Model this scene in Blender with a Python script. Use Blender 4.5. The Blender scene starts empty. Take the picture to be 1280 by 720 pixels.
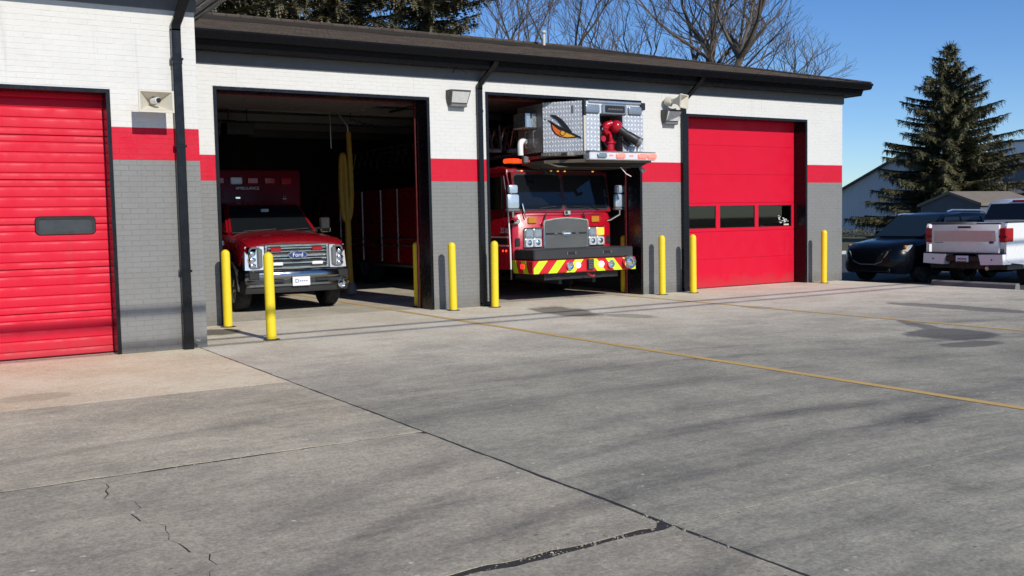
import bpy, bmesh, math, random
from mathutils import Vector, Matrix
R = math.radians
random.seed(7)
SC = bpy.context.scene
COL = SC.collection

# ------------------------------------------------------------------ camera
cam = bpy.data.cameras.new("camera")
camo = bpy.data.objects.new("camera", cam); COL.objects.link(camo); SC.camera = camo
F, YAW, PITCH, ROLL = 1245.1, 0.5555, 0.0690, -0.0200
cam.sensor_width = 36; cam.lens = F / 1280 * 36; cam.clip_start = 0.05; cam.clip_end = 3000
fw = Vector((math.sin(YAW) * math.cos(PITCH), math.cos(YAW) * math.cos(PITCH), -math.sin(PITCH)))
rt = Vector((math.cos(YAW), -math.sin(YAW), 0)); up = rt.cross(fw)
r2 = math.cos(ROLL) * rt + math.sin(ROLL) * up; u2 = -math.sin(ROLL) * rt + math.cos(ROLL) * up
M = Matrix((r2, u2, -fw)).transposed().to_4x4(); M.translation = Vector((0, -15.932, 1.6))
camo.matrix_world = M

# ------------------------------------------------------------------ light
SUN_EL, SUN_AZ = 32.5, 2.5          # az: degrees to the right of the wall's normal
sd = Vector((math.sin(R(SUN_AZ)) * math.cos(R(SUN_EL)), -math.cos(R(SUN_AZ)) * math.cos(R(SUN_EL)), math.sin(R(SUN_EL))))
W = bpy.data.worlds.new("World"); SC.world = W; W.use_nodes = True
nt = W.node_tree; bg = nt.nodes["Background"]
sky = nt.nodes.new("ShaderNodeTexSky"); sky.sky_type = 'NISHITA'; sky.sun_disc = False
sky.sun_elevation = R(SUN_EL); sky.sun_rotation = R(180 - SUN_AZ); sky.air_density = 0.85; sky.dust_density = 0.0; sky.ozone_density = 1.0
hs = nt.nodes.new('ShaderNodeHueSaturation'); hs.inputs['Saturation'].default_value = 1.2; nt.links.new(sky.outputs[0], hs.inputs['Color'])
tn = nt.nodes.new('ShaderNodeMix'); tn.data_type = 'RGBA'; tn.blend_type = 'MULTIPLY'; tn.inputs[0].default_value = 1; tn.inputs[7].default_value = (.76, .955, 1.28, 1)
nt.links.new(hs.outputs[0], tn.inputs[6]); nt.links.new(tn.outputs[2], bg.inputs[0]); bg.inputs[1].default_value = 0.096
sl = bpy.data.lights.new("sun", 'SUN'); sl.energy = 4.0; sl.angle = R(0.53); sl.color = (1.0, 0.95, 0.86)
so = bpy.data.objects.new("sun", sl); COL.objects.link(so); so.rotation_euler = (-sd).to_track_quat('-Z', 'Y').to_euler(); so.location = (0, -40, 40)
SC.view_settings.view_transform = 'Standard'; SC.view_settings.look = 'None'
SC.view_settings.exposure = 0.0; SC.view_settings.gamma = 1.0

# ------------------------------------------------------------------ materials
MATS = {}
class N:
    def __init__(s, name):
        s.m = bpy.data.materials.new(name); s.m.use_nodes = True; s.t = s.m.node_tree
        s.b = s.t.nodes["Principled BSDF"]; s.tc = None; s.world = False
    def node(s, typ, **k):
        n = s.t.nodes.new(typ)
        for a, v in k.items(): setattr(n, a, v)
        return n
    def L(s, a, b): s.t.links.new(a, b)
    def co(s):
        if not s.tc: s.tc = s.node("ShaderNodeTexCoord")
        return s.tc.outputs['Position' if s.world else 'Object']
    def math(s, op, a, b=None, c=None, clamp=False):
        n = s.node("ShaderNodeMath", operation=op, use_clamp=clamp)
        for i, v in enumerate((a, b, c)):
            if v is None: continue
            if isinstance(v, (int, float)): n.inputs[i].default_value = v
            else: s.L(v, n.inputs[i])
        return n.outputs[0]
    def mapping(s, scale=(1, 1, 1), rot=(0, 0, 0), loc=(0, 0, 0), src=None):
        n = s.node("ShaderNodeMapping"); n.inputs['Scale'].default_value = scale; n.inputs['Rotation'].default_value = rot
        n.inputs['Location'].default_value = loc; s.L(src or s.co(), n.inputs[0]); return n.outputs[0]
    def noise(s, scale, detail=4, rough=.55, src=None, dist=0):
        n = s.node("ShaderNodeTexNoise"); n.inputs['Scale'].default_value = scale; n.inputs['Detail'].default_value = detail
        n.inputs['Roughness'].default_value = rough; n.inputs['Distortion'].default_value = dist
        s.L(src or s.co(), n.inputs['Vector']); return n.outputs[0]
    def ramp(s, fac, a, b, lo=0., hi=1.):
        n = s.node("ShaderNodeMapRange", interpolation_type='SMOOTHSTEP'); s.L(fac, n.inputs[0])
        n.inputs[1].default_value = a; n.inputs[2].default_value = b; n.inputs[3].default_value = lo; n.inputs[4].default_value = hi
        return n.outputs[0]
    def mix(s, fac, a, b, mode='MIX'):
        n = s.node("ShaderNodeMix", data_type='RGBA', blend_type=mode)
        if isinstance(fac, (int, float)): n.inputs[0].default_value = fac
        else: s.L(fac, n.inputs[0])
        for i, v in ((6, a), (7, b)):
            if isinstance(v, tuple): n.inputs[i].default_value = (*v[:3], 1)
            else: s.L(v, n.inputs[i])
        return n.outputs[2]
    def bump(s, h, strength=.3, dist=.01):
        n = s.node("ShaderNodeBump"); n.inputs['Strength'].default_value = strength; n.inputs['Distance'].default_value = dist
        s.L(h, n.inputs['Height']); s.L(n.outputs[0], s.b.inputs['Normal'])

def mat(name, col, rough=.5, metal=0., var=.12, vs=3., bump=0., bs=60., coat=0., emit=None, es=0., dirt=0., spec=None, world=False, splash=0.):
    if name in MATS: return MATS[name]
    n = N(name); b = n.b
    if world: n.tc = n.node('ShaderNodeNewGeometry'); n.world = True
    b.inputs['Roughness'].default_value = rough; b.inputs['Metallic'].default_value = metal
    if spec is not None: b.inputs['Specular IOR Level'].default_value = spec
    if coat: b.inputs['Coat Weight'].default_value = coat; b.inputs['Coat Roughness'].default_value = .06
    if var:
        f = n.noise(vs, 6, .6)
        c = n.mix(f, tuple(x * (1 - var) for x in col), tuple(min(1, x * (1 + var)) for x in col))
        if dirt:
            d = n.ramp(n.noise(vs * 2.3, 8, .7), .52, .75)
            d2 = n.math('MULTIPLY', d, dirt); c = n.mix(d2, c, (.09, .075, .06))
        if splash:
            sp = n.node('ShaderNodeSeparateXYZ'); n.L(n.co(), sp.inputs[0])
            hgt = n.math('ADD', sp.outputs[2], n.math('MULTIPLY', n.math('SUBTRACT', n.noise(3.5, 6, .7), .5), .55))
            c = n.mix(n.math('MULTIPLY', n.ramp(hgt, .32, .02), splash), c, (.13, .115, .09))
            drip = n.noise(1, 5, .6, n.mapping((9, 9, .35)))
            c = n.mix(n.math('MULTIPLY', n.ramp(drip, .58, .74), splash * .45), c, (.10, .095, .085))
        n.L(c, b.inputs['Base Color'])
        rr = n.ramp(n.noise(vs * 3, 4), .3, .7, max(0.02, rough * .8), min(1, rough * 1.25)); n.L(rr, b.inputs['Roughness'])
    else: b.inputs['Base Color'].default_value = (*col, 1)
    if bump: n.bump(n.noise(bs, 5, .6), bump, .01)
    if emit: b.inputs['Emission Color'].default_value = (*emit, 1); b.inputs['Emission Strength'].default_value = es
    MATS[name] = n.m; return n.m

WHITE = mat("white_painted_brick", (.665, .655, .62), .6, bump=.25, bs=70, var=.05, vs=2.5, dirt=.05, world=True, splash=0.28)
REDB = mat("red_painted_brick", (.60, .009, .033), .6, bump=.25, bs=70, var=.10, vs=2.5, spec=.25, world=True, splash=0.28)
GREYB = mat("grey_painted_brick", (.208, .207, .198), .6, bump=.3, bs=70, var=.10, vs=2.5, dirt=.05, world=True, splash=0.5)
WHITEM = mat("white_painted_joint", (.668, .658, .622), .65, bump=.3, bs=90, var=.06, world=True, splash=0.28)
REDM = mat("red_painted_joint", (.55, .010, .035), .7, bump=.3, bs=90, world=True, splash=0.28)
GREYM = mat("grey_painted_joint", (.192, .191, .183), .7, bump=.3, bs=90, world=True, splash=0.5)
FRIEZE = mat("slate_grey_board", (.125, .127, .133), .55, var=.08, bump=.1, bs=20)
BLACK = mat("black_trim", (.006, .006, .008), .26, var=.2, bump=.05, bs=15, spec=.35)
GUT = mat('black_gutter_paint', (.006, .006, .0075), .3, var=.15, spec=.14)
BLACKP = mat("black_plastic", (.012, .012, .013), .5, var=.2)
RUBBER = mat("rubber", (.014, .014, .014), .8, var=.2, bump=.3, bs=40)
DOORRED = mat("red_door_paint", (.62, .005, .029), .5, var=.04, vs=1.2, bump=.12, bs=4, spec=.22, world=True, splash=.22)
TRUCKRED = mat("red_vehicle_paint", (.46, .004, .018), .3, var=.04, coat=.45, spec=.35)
MIRB = mat("sky_tinted_mirror_back", (.50, .60, .70), .25, .35, var=.05)  # light blue base stands in for sky mirrored in the chrome backs
AMBRED = mat("ambulance_red_paint", (.21, .003, .009), .28, var=.05, coat=.7)
YELLOW = mat("yellow_bollard_sleeve", (.84, .63, .018), .45, var=.07, vs=4, dirt=.12, bump=.08, bs=30)
CHROME = mat("chrome", (.78, .79, .80), .10, 1., var=.06, vs=9)
STEEL = mat("brushed_steel", (.48, .48, .47), .34, 1., var=.12, vs=14)
ALU = mat("aluminium", (.62, .63, .64), .3, .9, var=.1, vs=9)
GLASS = mat("dark_glass", (.008, .010, .012), .05, var=0)
LENS = mat("clear_lens", (.72, .75, .78), .12, .3, var=.25, vs=40)
REDLENS = mat("red_lens", (.36, .008, .014), .18, var=.15, vs=30)
AMBER = mat("amber_lens", (.5, .2, .02), .2, var=.2, vs=30)
BEIGE = mat("beige_plastic", (.62, .58, .48), .5, var=.08)
WPAINT = mat("white_vehicle_paint", (.84, .84, .82), .3, var=.03, coat=.6)
NAVY = mat("dark_blue_vehicle_paint", (.0022, .003, .0055), .2, var=.1, coat=.05, spec=.2)
LIME = mat("lime_reflective", (.62, .86, .02), .4, var=.04)
CHEVRED = mat("red_reflective", (.60, .012, .02), .4, var=.05)
GREYPL = mat("grey_plastic", (.14, .145, .15), .5, var=.15)
WHITEP = mat("white_print", (.8, .8, .8), .45, var=.03)
BLUEP = mat("blue_print", (.02, .045, .2), .35, var=.05)
ORANGE = mat("orange_print", (.80, .15, .02), .4, var=.25, vs=6)
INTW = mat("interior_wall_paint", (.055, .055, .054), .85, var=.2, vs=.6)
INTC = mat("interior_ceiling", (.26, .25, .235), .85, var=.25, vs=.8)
DARKMETAL = mat("dark_metal", (.05, .05, .052), .5, .6, var=.2)
HOSEY = mat("yellow_hose_rubber", (.32, .20, .02), .6, var=.2, vs=12, bump=.3, bs=30)
BLUEGREY = mat("blue_grey_lens", (.22, .27, .33), .25, .2, var=.15, vs=20)
BARK = mat("bark", (.10, .082, .066), .9, var=.4, vs=3, bump=.5, bs=12)
BARKG = mat("grey_bark", (.115, .092, .072), .9, var=.45, vs=1.5, bump=.4, bs=9)
RIM = mat("dark_alloy", (.06, .06, .065), .35, .8, var=.2)
def emis(name, c, s): return mat(name, tuple(min(1, x) for x in c), .3, var=0, emit=c, es=s)
E_RED = emis("lit_red_lamp", (1, .03, .02), 1.6); E_AMB = emis("lit_amber_lamp", (1, .36, .05), 1.3); E_ORG = emis("lit_orange_lamp", (1, .045, .008), 2.2)
E_WHT = emis("lit_white_lamp", (1, .95, .88), 3.5); E_PINK = emis("lit_pink_lamp", (1, .22, .17), .75)

def mesh_grille():
    n = N("stainless_mesh"); b = n.b; b.inputs['Metallic'].default_value = .9; b.inputs['Roughness'].default_value = .32
    w1 = n.node("ShaderNodeTexWave", wave_type='BANDS', bands_direction='X'); w1.inputs['Scale'].default_value = 22; n.L(n.mapping(rot=(0, R(45), 0)), w1.inputs[0])
    w2 = n.node("ShaderNodeTexWave", wave_type='BANDS', bands_direction='X'); w2.inputs['Scale'].default_value = 22; n.L(n.mapping(rot=(0, R(-45), 0)), w2.inputs[0])
    h = n.math('MAXIMUM', w1.outputs[1], w2.outputs[1]); f = n.ramp(h, .55, .9)
    n.L(n.mix(f, (.05, .05, .05), (.36, .355, .34)), b.inputs['Base Color']); n.bump(f, .6, .01); return n.m
GRILLE = mesh_grille()

def treadplate(name, lo, hi, s=.082):
    n = N(name); b = n.b; b.inputs['Metallic'].default_value = .12
    sp = n.node("ShaderNodeSeparateXYZ"); n.L(n.co(), sp.inputs[0]); X, Y, Z = sp.outputs
    u = n.math('DIVIDE', n.math('SUBTRACT', X, Y), s); v = n.math('DIVIDE', Z, s)
    par = n.math('PINGPONG', n.math('ADD', n.math('FLOOR', u), n.math('FLOOR', v)), 1)
    a = n.math('SUBTRACT', n.math('FRACT', u), .5); c = n.math('SUBTRACT', n.math('FRACT', v), .5)
    p = n.math('ABSOLUTE', n.math('ADD', a, c)); q = n.math('ABSOLUTE', n.math('SUBTRACT', a, c))
    def loz(p, q): return n.math('SUBTRACT', .66, n.math('ADD', n.math('MULTIPLY', p, .85), n.math('MULTIPLY', q, 2.1)))
    mx = n.node("ShaderNodeMix", data_type='FLOAT'); n.L(par, mx.inputs[0]); n.L(loz(p, q), mx.inputs[2]); n.L(loz(q, p), mx.inputs[3])
    f = n.ramp(mx.outputs[0], 0, .25)
    nz = n.noise(5, 4)
    cl = n.mix(nz, tuple(x * .8 for x in lo), tuple(x * 1.2 for x in lo))
    n.L(n.mix(f, cl, hi), b.inputs['Base Color']); n.L(n.ramp(f, 0, 1, .38, .22), b.inputs['Roughness'])
    n.bump(f, .8, .006); return n.m
TREAD = treadplate("diamond_tread_plate", (.44, .47, .52), (.97, .97, .97))  # raised lozenges near white: sun sparkle painted into the plate colour
TREADD = treadplate("dark_tread_plate", (.20, .19, .17), (.34, .32, .29))

TRACKS = [(5.4, -16.2, 5.9, .16, .55), (5.6, -16.9, 7.2, .20, .45), (5.0, -28, 20.5, .17, .5), (5.2, -27, 18.4, .2, .42), (6.5, -24.5, 13.4, .18, .5), (9.5, -22, 11.3, .22, .42), (8.0, -30, 23.4, .16, .35), (3.0, -19, 6.8, .18, .4)]
def concrete(name, c1, c2, streak=.5, stains=(), near=None):
    n = N(name); b = n.b; b.inputs['Roughness'].default_value = .88
    base = n.mix(n.ramp(n.noise(.35, 6, .6), .35, .68), c1, c2)
    # wide and fine tyre streaks, curving with x
    sp = n.node("ShaderNodeSeparateXYZ"); n.L(n.co(), sp.inputs[0]); X, Y, Z = sp.outputs
    bend = n.math('MULTIPLY', n.math('POWER', n.math('SUBTRACT', X, 4.5), 2.0), .028)
    yy = n.math('ADD', Y, bend); cb = n.node("ShaderNodeCombineXYZ")
    n.L(n.math('MULTIPLY', X, .07), cb.inputs[0]); n.L(yy, cb.inputs[1])
    s1 = n.ramp(n.noise(1.7, 5, .6, cb.outputs[0]), .50, .70)
    cb2 = n.node("ShaderNodeCombineXYZ"); n.L(n.math('MULTIPLY', X, .11), cb2.inputs[0])
    n.L(n.math('ADD', Y, n.math('MULTIPLY', X, -.10)), cb2.inputs[1]); cb2.inputs[2].default_value = 3.3
    s2 = n.ramp(n.noise(2.6, 6, .65, cb2.outputs[0]), .52, .74)
    cb3 = n.node("ShaderNodeCombineXYZ"); n.L(n.math('MULTIPLY', X, .2), cb3.inputs[0]); n.L(yy, cb3.inputs[1]); cb3.inputs[2].default_value = 7.7
    s3 = n.ramp(n.noise(16, 4, .6, cb3.outputs[0]), .45, .75)
    if near:
        nz = n.math('ADD', Y, n.math('MULTIPLY', n.math('SUBTRACT', n.noise(.5, 4), .5), 2.5)); base = n.mix(n.ramp(nz, -9.3, -2.0), base, near)
    fade = n.ramp(Y, -2.8, -7.0, .15, 1.)
    s = n.math('MULTIPLY', n.math('ADD', n.math('ADD', n.math('MULTIPLY', s1, .42), n.math('MULTIPLY', s2, .28)), n.math('MULTIPLY', s3, .24)), fade)
    wob = n.math('MULTIPLY', n.math('SUBTRACT', n.noise(.6, 3), .5), .5); brk = n.ramp(n.noise(.8, 5, .65), .38, .62, .15, 1.); rib = n.ramp(n.noise(11, 3, .6, cb3.outputs[0]), .35, .65, .45, 1.)
    for (cx, cy, rad, wd, am) in TRACKS:
        vx = n.math('SUBTRACT', X, cx); vy = n.math('SUBTRACT', Y, cy)
        ds = n.math('SQRT', n.math('ADD', n.math('MULTIPLY', vx, vx), n.math('MULTIPLY', vy, vy)))
        dd = n.math('ABSOLUTE', n.math('SUBTRACT', n.math('ADD', ds, wob), rad))
        tk = n.math('MULTIPLY', n.math('MULTIPLY', n.ramp(dd, wd, wd * .35), am), n.math('MULTIPLY', brk, rib)); s = n.math('ADD', s, tk)
    base = n.mix(n.math('MULTIPLY', s, streak, clamp=True), base, (.085, .080, .074))
    # mottling, grain, pale flecks, dark pits
    base = n.mix(.75, base, n.mix(n.noise(7, 8, .75), (.30, .30, .30), (.70, .70, .70)), 'OVERLAY')
    base = n.mix(.6, base, n.mix(n.ramp(n.noise(1.1, 6, .65), .35, .65), (.38, .38, .38), (.62, .61, .59)), 'OVERLAY')
    g = n.noise(42, 5, .85); base = n.mix(.5, base, n.mix(n.ramp(g, .35, .65), (.24, .24, .24), (.76, .76, .76)), 'OVERLAY')
    g2 = n.noise(15, 3, .7); base = n.mix(.35, base, n.mix(n.ramp(g2, .3, .7), (.32, .32, .32), (.68, .68, .68)), 'OVERLAY')
    vo = n.node("ShaderNodeTexVoronoi", voronoi_dimensions="2D"); vo.inputs['Scale'].default_value = 3.1; n.L(n.co(), vo.inputs['Vector'])
    big = n.ramp(n.noise(2.1, 2), .52, .60)
    fl = n.math('MULTIPLY', n.ramp(vo.outputs['Distance'], .055, .025), big)
    fl = n.math('MULTIPLY', fl, n.ramp(n.noise(26, 3, .7), .44, .54)); base = n.mix(n.math('MULTIPLY', fl, .75), base, (.74, .72, .66))
    vo2 = n.node("ShaderNodeTexVoronoi", voronoi_dimensions="2D"); vo2.inputs['Scale'].default_value = 14; n.L(n.co(), vo2.inputs['Vector'])
    fl2 = n.math('MULTIPLY', n.ramp(vo2.outputs['Distance'], .12, .05), n.ramp(n.noise(5, 2), .56, .66))
    base = n.mix(n.math('MULTIPLY', fl2, .5), base, (.62, .60, .56))
    vo3 = n.node("ShaderNodeTexVoronoi", voronoi_dimensions="2D"); vo3.inputs['Scale'].default_value = 9; n.L(n.mapping(loc=(3.3, 1.7, 0)), vo3.inputs['Vector'])
    fl3 = n.math('MULTIPLY', n.ramp(vo3.outputs['Distance'], .12, .05), n.ramp(n.noise(3, 2), .58, .68))
    base = n.mix(n.math('MULTIPLY', fl3, .6), base, (.05, .048, .045))
    wet = None
    for (cx, cy, rx, ry, rot, amt) in stains:
        mp = n.node("ShaderNodeMapping", vector_type='TEXTURE'); mp.inputs['Location'].default_value = (cx, cy, 0); mp.inputs['Rotation'].default_value = (0, 0, R(rot)); mp.inputs['Scale'].default_value = (rx, ry, 1)
        n.L(n.co(), mp.inputs[0]); ln = n.node("ShaderNodeVectorMath", operation='LENGTH')
        fl_ = n.node("ShaderNodeVectorMath", operation='MULTIPLY'); fl_.inputs[1].default_value = (1, 1, 0); n.L(mp.outputs[0], fl_.inputs[0]); n.L(fl_.outputs[0], ln.inputs[0])
        d = n.math('ADD', ln.outputs['Value'], n.math('MULTIPLY', n.math('SUBTRACT', n.noise(1.4, 5, .6), .5), 1.6))
        m_ = n.math('MULTIPLY', n.ramp(d, 1.10, .78), amt)
        wet = m_ if wet is None else n.math('MAXIMUM', wet, m_)
    if wet is not None:
        base = n.mix(wet, base, n.mix(.82, base, (.05, .042, .036)))
        n.L(n.ramp(wet, 0, 1, .88, .7), b.inputs['Roughness'])
    n.L(base, b.inputs['Base Color'])
    n.bump(n.math('ADD', n.math('MULTIPLY', n.noise(130, 3, .7), .6), n.noise(22, 4, .6)), .35, .006)
    return n.m
ST = [(14.9, -5.9, .35, 1.5, 0, .72), (11.6, -8.0, .7, .55, 20, .85), (10.9, -8.75, .5, .22, -10, .75), (12.1, -7.3, .9, .16, 60, .7), (9.75, -1.9, .42, 1.15, -8, .8), (4.06, -.98, .36, .55, 0, 1),
      (10.1, -3.3, .3, .5, 10, .5), (12.6, -3.6, .2, .35, 0, .4), (1.0, -5.5, .22, .2, 0, .35)]
CONC = concrete("grey_concrete", (.365, .340, .262), (.30, .280, .218), .75, ST, (.66, .59, .465))
CONC2 = concrete("weathered_concrete", (.435, .385, .29), (.365, .323, .245), .7)
CONC3 = concrete("taupe_concrete", (.51, .45, .335), (.43, .38, .28), .6)
CONCT = concrete("tan_concrete", (.74, .625, .44), (.65, .545, .38), .08, [(1.05, -5.55, .35, .25, 0, .3)])
CONCF = concrete("bay_floor_concrete", (.52, .47, .375), (.40, .36, .29), .25)
ASPH = mat("asphalt", (.055, .054, .056), .92, var=.35, vs=.8, bump=.5, bs=120)
JOINT = mat("joint_dirt", (.035, .031, .027), .95, var=.5, vs=20, bump=.6, bs=80)
YLINE = None
def worn_paint(name, col, under, keep):
    n = N(name); n.b.inputs['Roughness'].default_value = .7
    w = n.ramp(n.noise(28, 8, .75), keep - .12, keep + .12); w2 = n.ramp(n.noise(1.5, 4), .62, .8, 0, .6)
    c = n.mix(n.math('MAXIMUM', w, w2), n.mix(n.noise(4, 4), col, tuple(x * .75 for x in col)), under); n.L(c, n.b.inputs['Base Color']); return n.m
YLINE = worn_paint("worn_yellow_paint", (.74, .47, .14), (.36, .32, .26), .60)
def shingles():
    n = N("brown_shingles"); n.b.inputs['Roughness'].default_value = .95
    br = n.node("ShaderNodeTexBrick"); br.inputs['Scale'].default_value = 1; br.inputs['Brick Width'].default_value = .32; br.inputs['Row Height'].default_value = .14
    br.inputs['Mortar Size'].default_value = .012; br.inputs['Color1'].default_value = (.066, .048, .037, 1); br.inputs['Color2'].default_value = (.105, .081, .063, 1); br.inputs['Mortar'].default_value = (.03, .024, .02, 1)
    n.L(n.co(), br.inputs['Vector']); c = n.mix(n.ramp(n.noise(1.2, 6), .3, .75), br.outputs[0], n.mix(.5, br.outputs[0], (.05, .042, .036)))
    c = n.mix(.4, c, n.mix(n.noise(60, 3), (.2, .2, .2), (.8, .8, .8)), 'OVERLAY')
    n.L(c, n.b.inputs['Base Color']); n.bump(n.math('SUBTRACT', 1, br.outputs[1]), .6, .02); return n.m
SHING = shingles()
def grassmat():
    n = N("dry_grass"); n.b.inputs['Roughness'].default_value = 1
    c = n.mix(n.noise(.35, 8, .7), (.05, .06, .022), (.15, .13, .06)); n.L(c, n.b.inputs['Base Color']); n.bump(n.noise(30, 5), .8, .05); return n.m
GRASS = grassmat()
def needles(name, a, b_, c_):
    n = N(name); n.b.inputs['Roughness'].default_value = .75
    f = n.noise(.9, 5, .7); g = n.noise(9, 3)
    n.L(n.mix(n.ramp(g, .35, .7), n.mix(n.ramp(f, .35, .65), a, b_), c_), n.b.inputs['Base Color']); return n.m
NEED = needles("spruce_needles", (.055, .068, .030), (.110, .108, .046), (.17, .14, .065))
NEED2 = needles("olive_spruce_needles", (.065, .070, .036), (.13, .115, .055), (.17, .14, .075))
def corrugated(name, col):
    n = N(name); n.b.inputs['Roughness'].default_value = .5
    w = n.node("ShaderNodeTexWave", wave_type='BANDS', bands_direction='Y'); w.inputs['Scale'].default_value = 1.6; n.L(n.co(), w.inputs[0])
    n.L(n.mix(n.noise(.3, 4), tuple(x * .9 for x in col), tuple(x * 1.08 for x in col)), n.b.inputs['Base Color']); n.bump(w.outputs[1], .5, .04); return n.m
WARE = corrugated("pale_grey_metal_siding", (.62, .62, .62)); WARE2 = corrugated("slate_blue_metal_siding", (.16, .19, .22)); WARE3 = corrugated("white_metal_siding", (.85, .84, .80))

# ------------------------------------------------------------------ builders
class B:
    def __init__(s): s.bm = bmesh.new()
    def _v(s, pts): return [s.bm.verts.new(p) for p in pts]
    def face(s, pts):
        try: return s.bm.faces.new(s._v(pts))
        except ValueError: return None
    def box(s, x0, x1, y0, y1, z0, z1, bev=0., seg=1):
        v = s._v([(x, y, z) for z in (z0, z1) for y in (y0, y1) for x in (x0, x1)])
        fs = [s.bm.faces.new([v[i] for i in q]) for q in ((0, 2, 3, 1), (4, 5, 7, 6), (0, 1, 5, 4), (2, 6, 7, 3), (0, 4, 6, 2), (1, 3, 7, 5))]
        if bev:
            es = list({e for f in fs for e in f.edges}); bmesh.ops.bevel(s.bm, geom=es, offset=bev, segments=seg, affect='EDGES', profile=.5)
        return s
    def hexa(s, p):   # 8 points, bottom ring then top ring
        v = s._v(p)
        for q in ((3, 2, 1, 0), (4, 5, 6, 7), (0, 1, 5, 4), (1, 2, 6, 5), (2, 3, 7, 6), (3, 0, 4, 7)): s.bm.faces.new([v[i] for i in q])
        return s
    def loft(s, rings, caps=True, closed=True):
        vs = [s._v(r) for r in rings]; n = len(vs[0])
        for a, b in zip(vs, vs[1:]):
            for i in range(n if closed else n - 1):
                j = (i + 1) % n
                try: s.bm.faces.new([a[i], a[j], b[j], b[i]])
                except ValueError: pass
        if caps: s.bm.faces.new(list(reversed(vs[0]))); s.bm.faces.new(vs[-1])
        return s
    def prism(s, poly, ax, a, b):  # poly in the two other axes
        def P(u, v, w): return {'x': (w, u, v), 'y': (u, w, v), 'z': (u, v, w)}[ax]
        return s.loft([[P(u, v, a) for u, v in poly], [P(u, v, b) for u, v in poly]])
    def tube(s, pts, r, n=8, caps=True):
        pts = [Vector(p) for p in pts]; rs = r if isinstance(r, (list, tuple)) else [r] * len(pts)
        rings = []; up_ = None
        for i, p in enumerate(pts):
            d = (pts[min(i + 1, len(pts) - 1)] - pts[max(i - 1, 0)]).normalized()
            if up_ is None: up_ = d.orthogonal().normalized()
            up_ = (up_ - d * up_.dot(d)).normalized(); sd_ = d.cross(up_)
            rings.append([p + rs[i] * (math.cos(2 * math.pi * k / n) * up_ + math.sin(2 * math.pi * k / n) * sd_) for k in range(n)])
        return s.loft(rings, caps)
    def lathe(s, prof, c, ax='z', n=24, caps=True):   # prof: (r, h)
        c = Vector(c); rings = []
        for r, h in prof:
            ring = []
            for k in range(n):
                a = 2 * math.pi * k / n; u, v = r * math.cos(a), r * math.sin(a)
                ring.append(c + Vector({'x': (h, u, v), 'y': (u, h, v), 'z': (u, v, h)}[ax]))
            rings.append(ring)
        return s.loft(rings, caps)
    def ball(s, c, r, sc=(1, 1, 1), n=10):
        g = bmesh.ops.create_uvsphere(s.bm, u_segments=n * 2, v_segments=n, radius=r)
        for v in g['verts']: v.co = Vector((v.co.x * sc[0], v.co.y * sc[1], v.co.z * sc[2])) + Vector(c)
        return s
    def obj(s, name, m, parent=None, smooth=35, loc=None, rot=None):
        bm = s.bm; bmesh.ops.recalc_face_normals(bm, faces=bm.faces)
        if smooth:
            th = R(smooth)
            for f in bm.faces: f.smooth = True
            for e in bm.edges:
                if len(e.link_faces) != 2 or e.calc_face_angle(0) > th: e.smooth = False
        me = bpy.data.meshes.new(name); bm.to_mesh(me); bm.free()
        for mm in (m if isinstance(m, (list, tuple)) else [m]): me.materials.append(mm)
        return link(name, me, parent, loc, rot)

def link(name, me, parent=None, loc=None, rot=None):
    o = bpy.data.objects.new(name, me); COL.objects.link(o)
    if parent: o.parent = parent
    if loc: o.location = loc
    if rot: o.rotation_euler = rot
    return o
def tag(o, label=None, cat=None, group=None, kind=None):
    for k, v in (('label', label), ('category', cat), ('group', group), ('kind', kind)):
        if v: o[k] = v
    return o
def thing(name, label, cat, loc=(0, 0, 0), rz=0, group=None):
    o = bpy.data.objects.new(name, None); COL.objects.link(o); o.location = loc; o.rotation_euler = (0, 0, rz); o.empty_display_size = .2
    return tag(o, label, cat, group)
KIDS = {}
def dup(root, loc, rz=None, label=None, group=None):
    def cp(o, par):
        c = o.copy(); COL.objects.link(c)
        if par: c.parent = par
        for ch in [x for x in COL.objects if x.parent == o]: cp(ch, c)
        return c
    r = cp(root, None); r.location = loc
    if rz is not None: r.rotation_euler = (0, 0, rz)
    if label: r['label'] = label
    if group: r['group'] = group
    return r
def text(body, size, loc, rot, m, parent, name='lettering', ext=.002, align='CENTER', sx=1.):
    cu = bpy.data.curves.new(name, 'FONT'); cu.body = body; cu.size = size; cu.extrude = ext; cu.align_x = align; cu.align_y = 'CENTER'
    t = bpy.data.objects.new('t', cu); COL.objects.link(t); dg = bpy.context.evaluated_depsgraph_get()
    me = bpy.data.meshes.new_from_object(t.evaluated_get(dg)); COL.objects.unlink(t); bpy.data.objects.remove(t)
    me.materials.clear(); me.materials.append(m)
    o = link(name, me, parent, loc, rot); o.scale = (sx, 1, 1); return o
FRONT = (R(90), 0, 0)     # text standing up, facing -Y

# ================================================================== SETTING
def struct(b, name, m, smooth=35): return tag(b.obj(name, m, None, smooth), kind='structure')
struct(B().box(-400, 900, -400, 900, -.6, -.16), 'ground', GRASS, 0)
struct(B().box(18.98, 37, -40, 11.5, -.5, -.10), 'parking_lot', ASPH, 0)
b = B(); b.hexa([(37, 8, -.5), (60, 30, -.5), (60, 60, -.5), (37, 36, -.5), (37, 8, -.125), (60, 30, -.125), (60, 60, -.125), (37, 36, -.125)]); 
b.bm.free()
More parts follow.
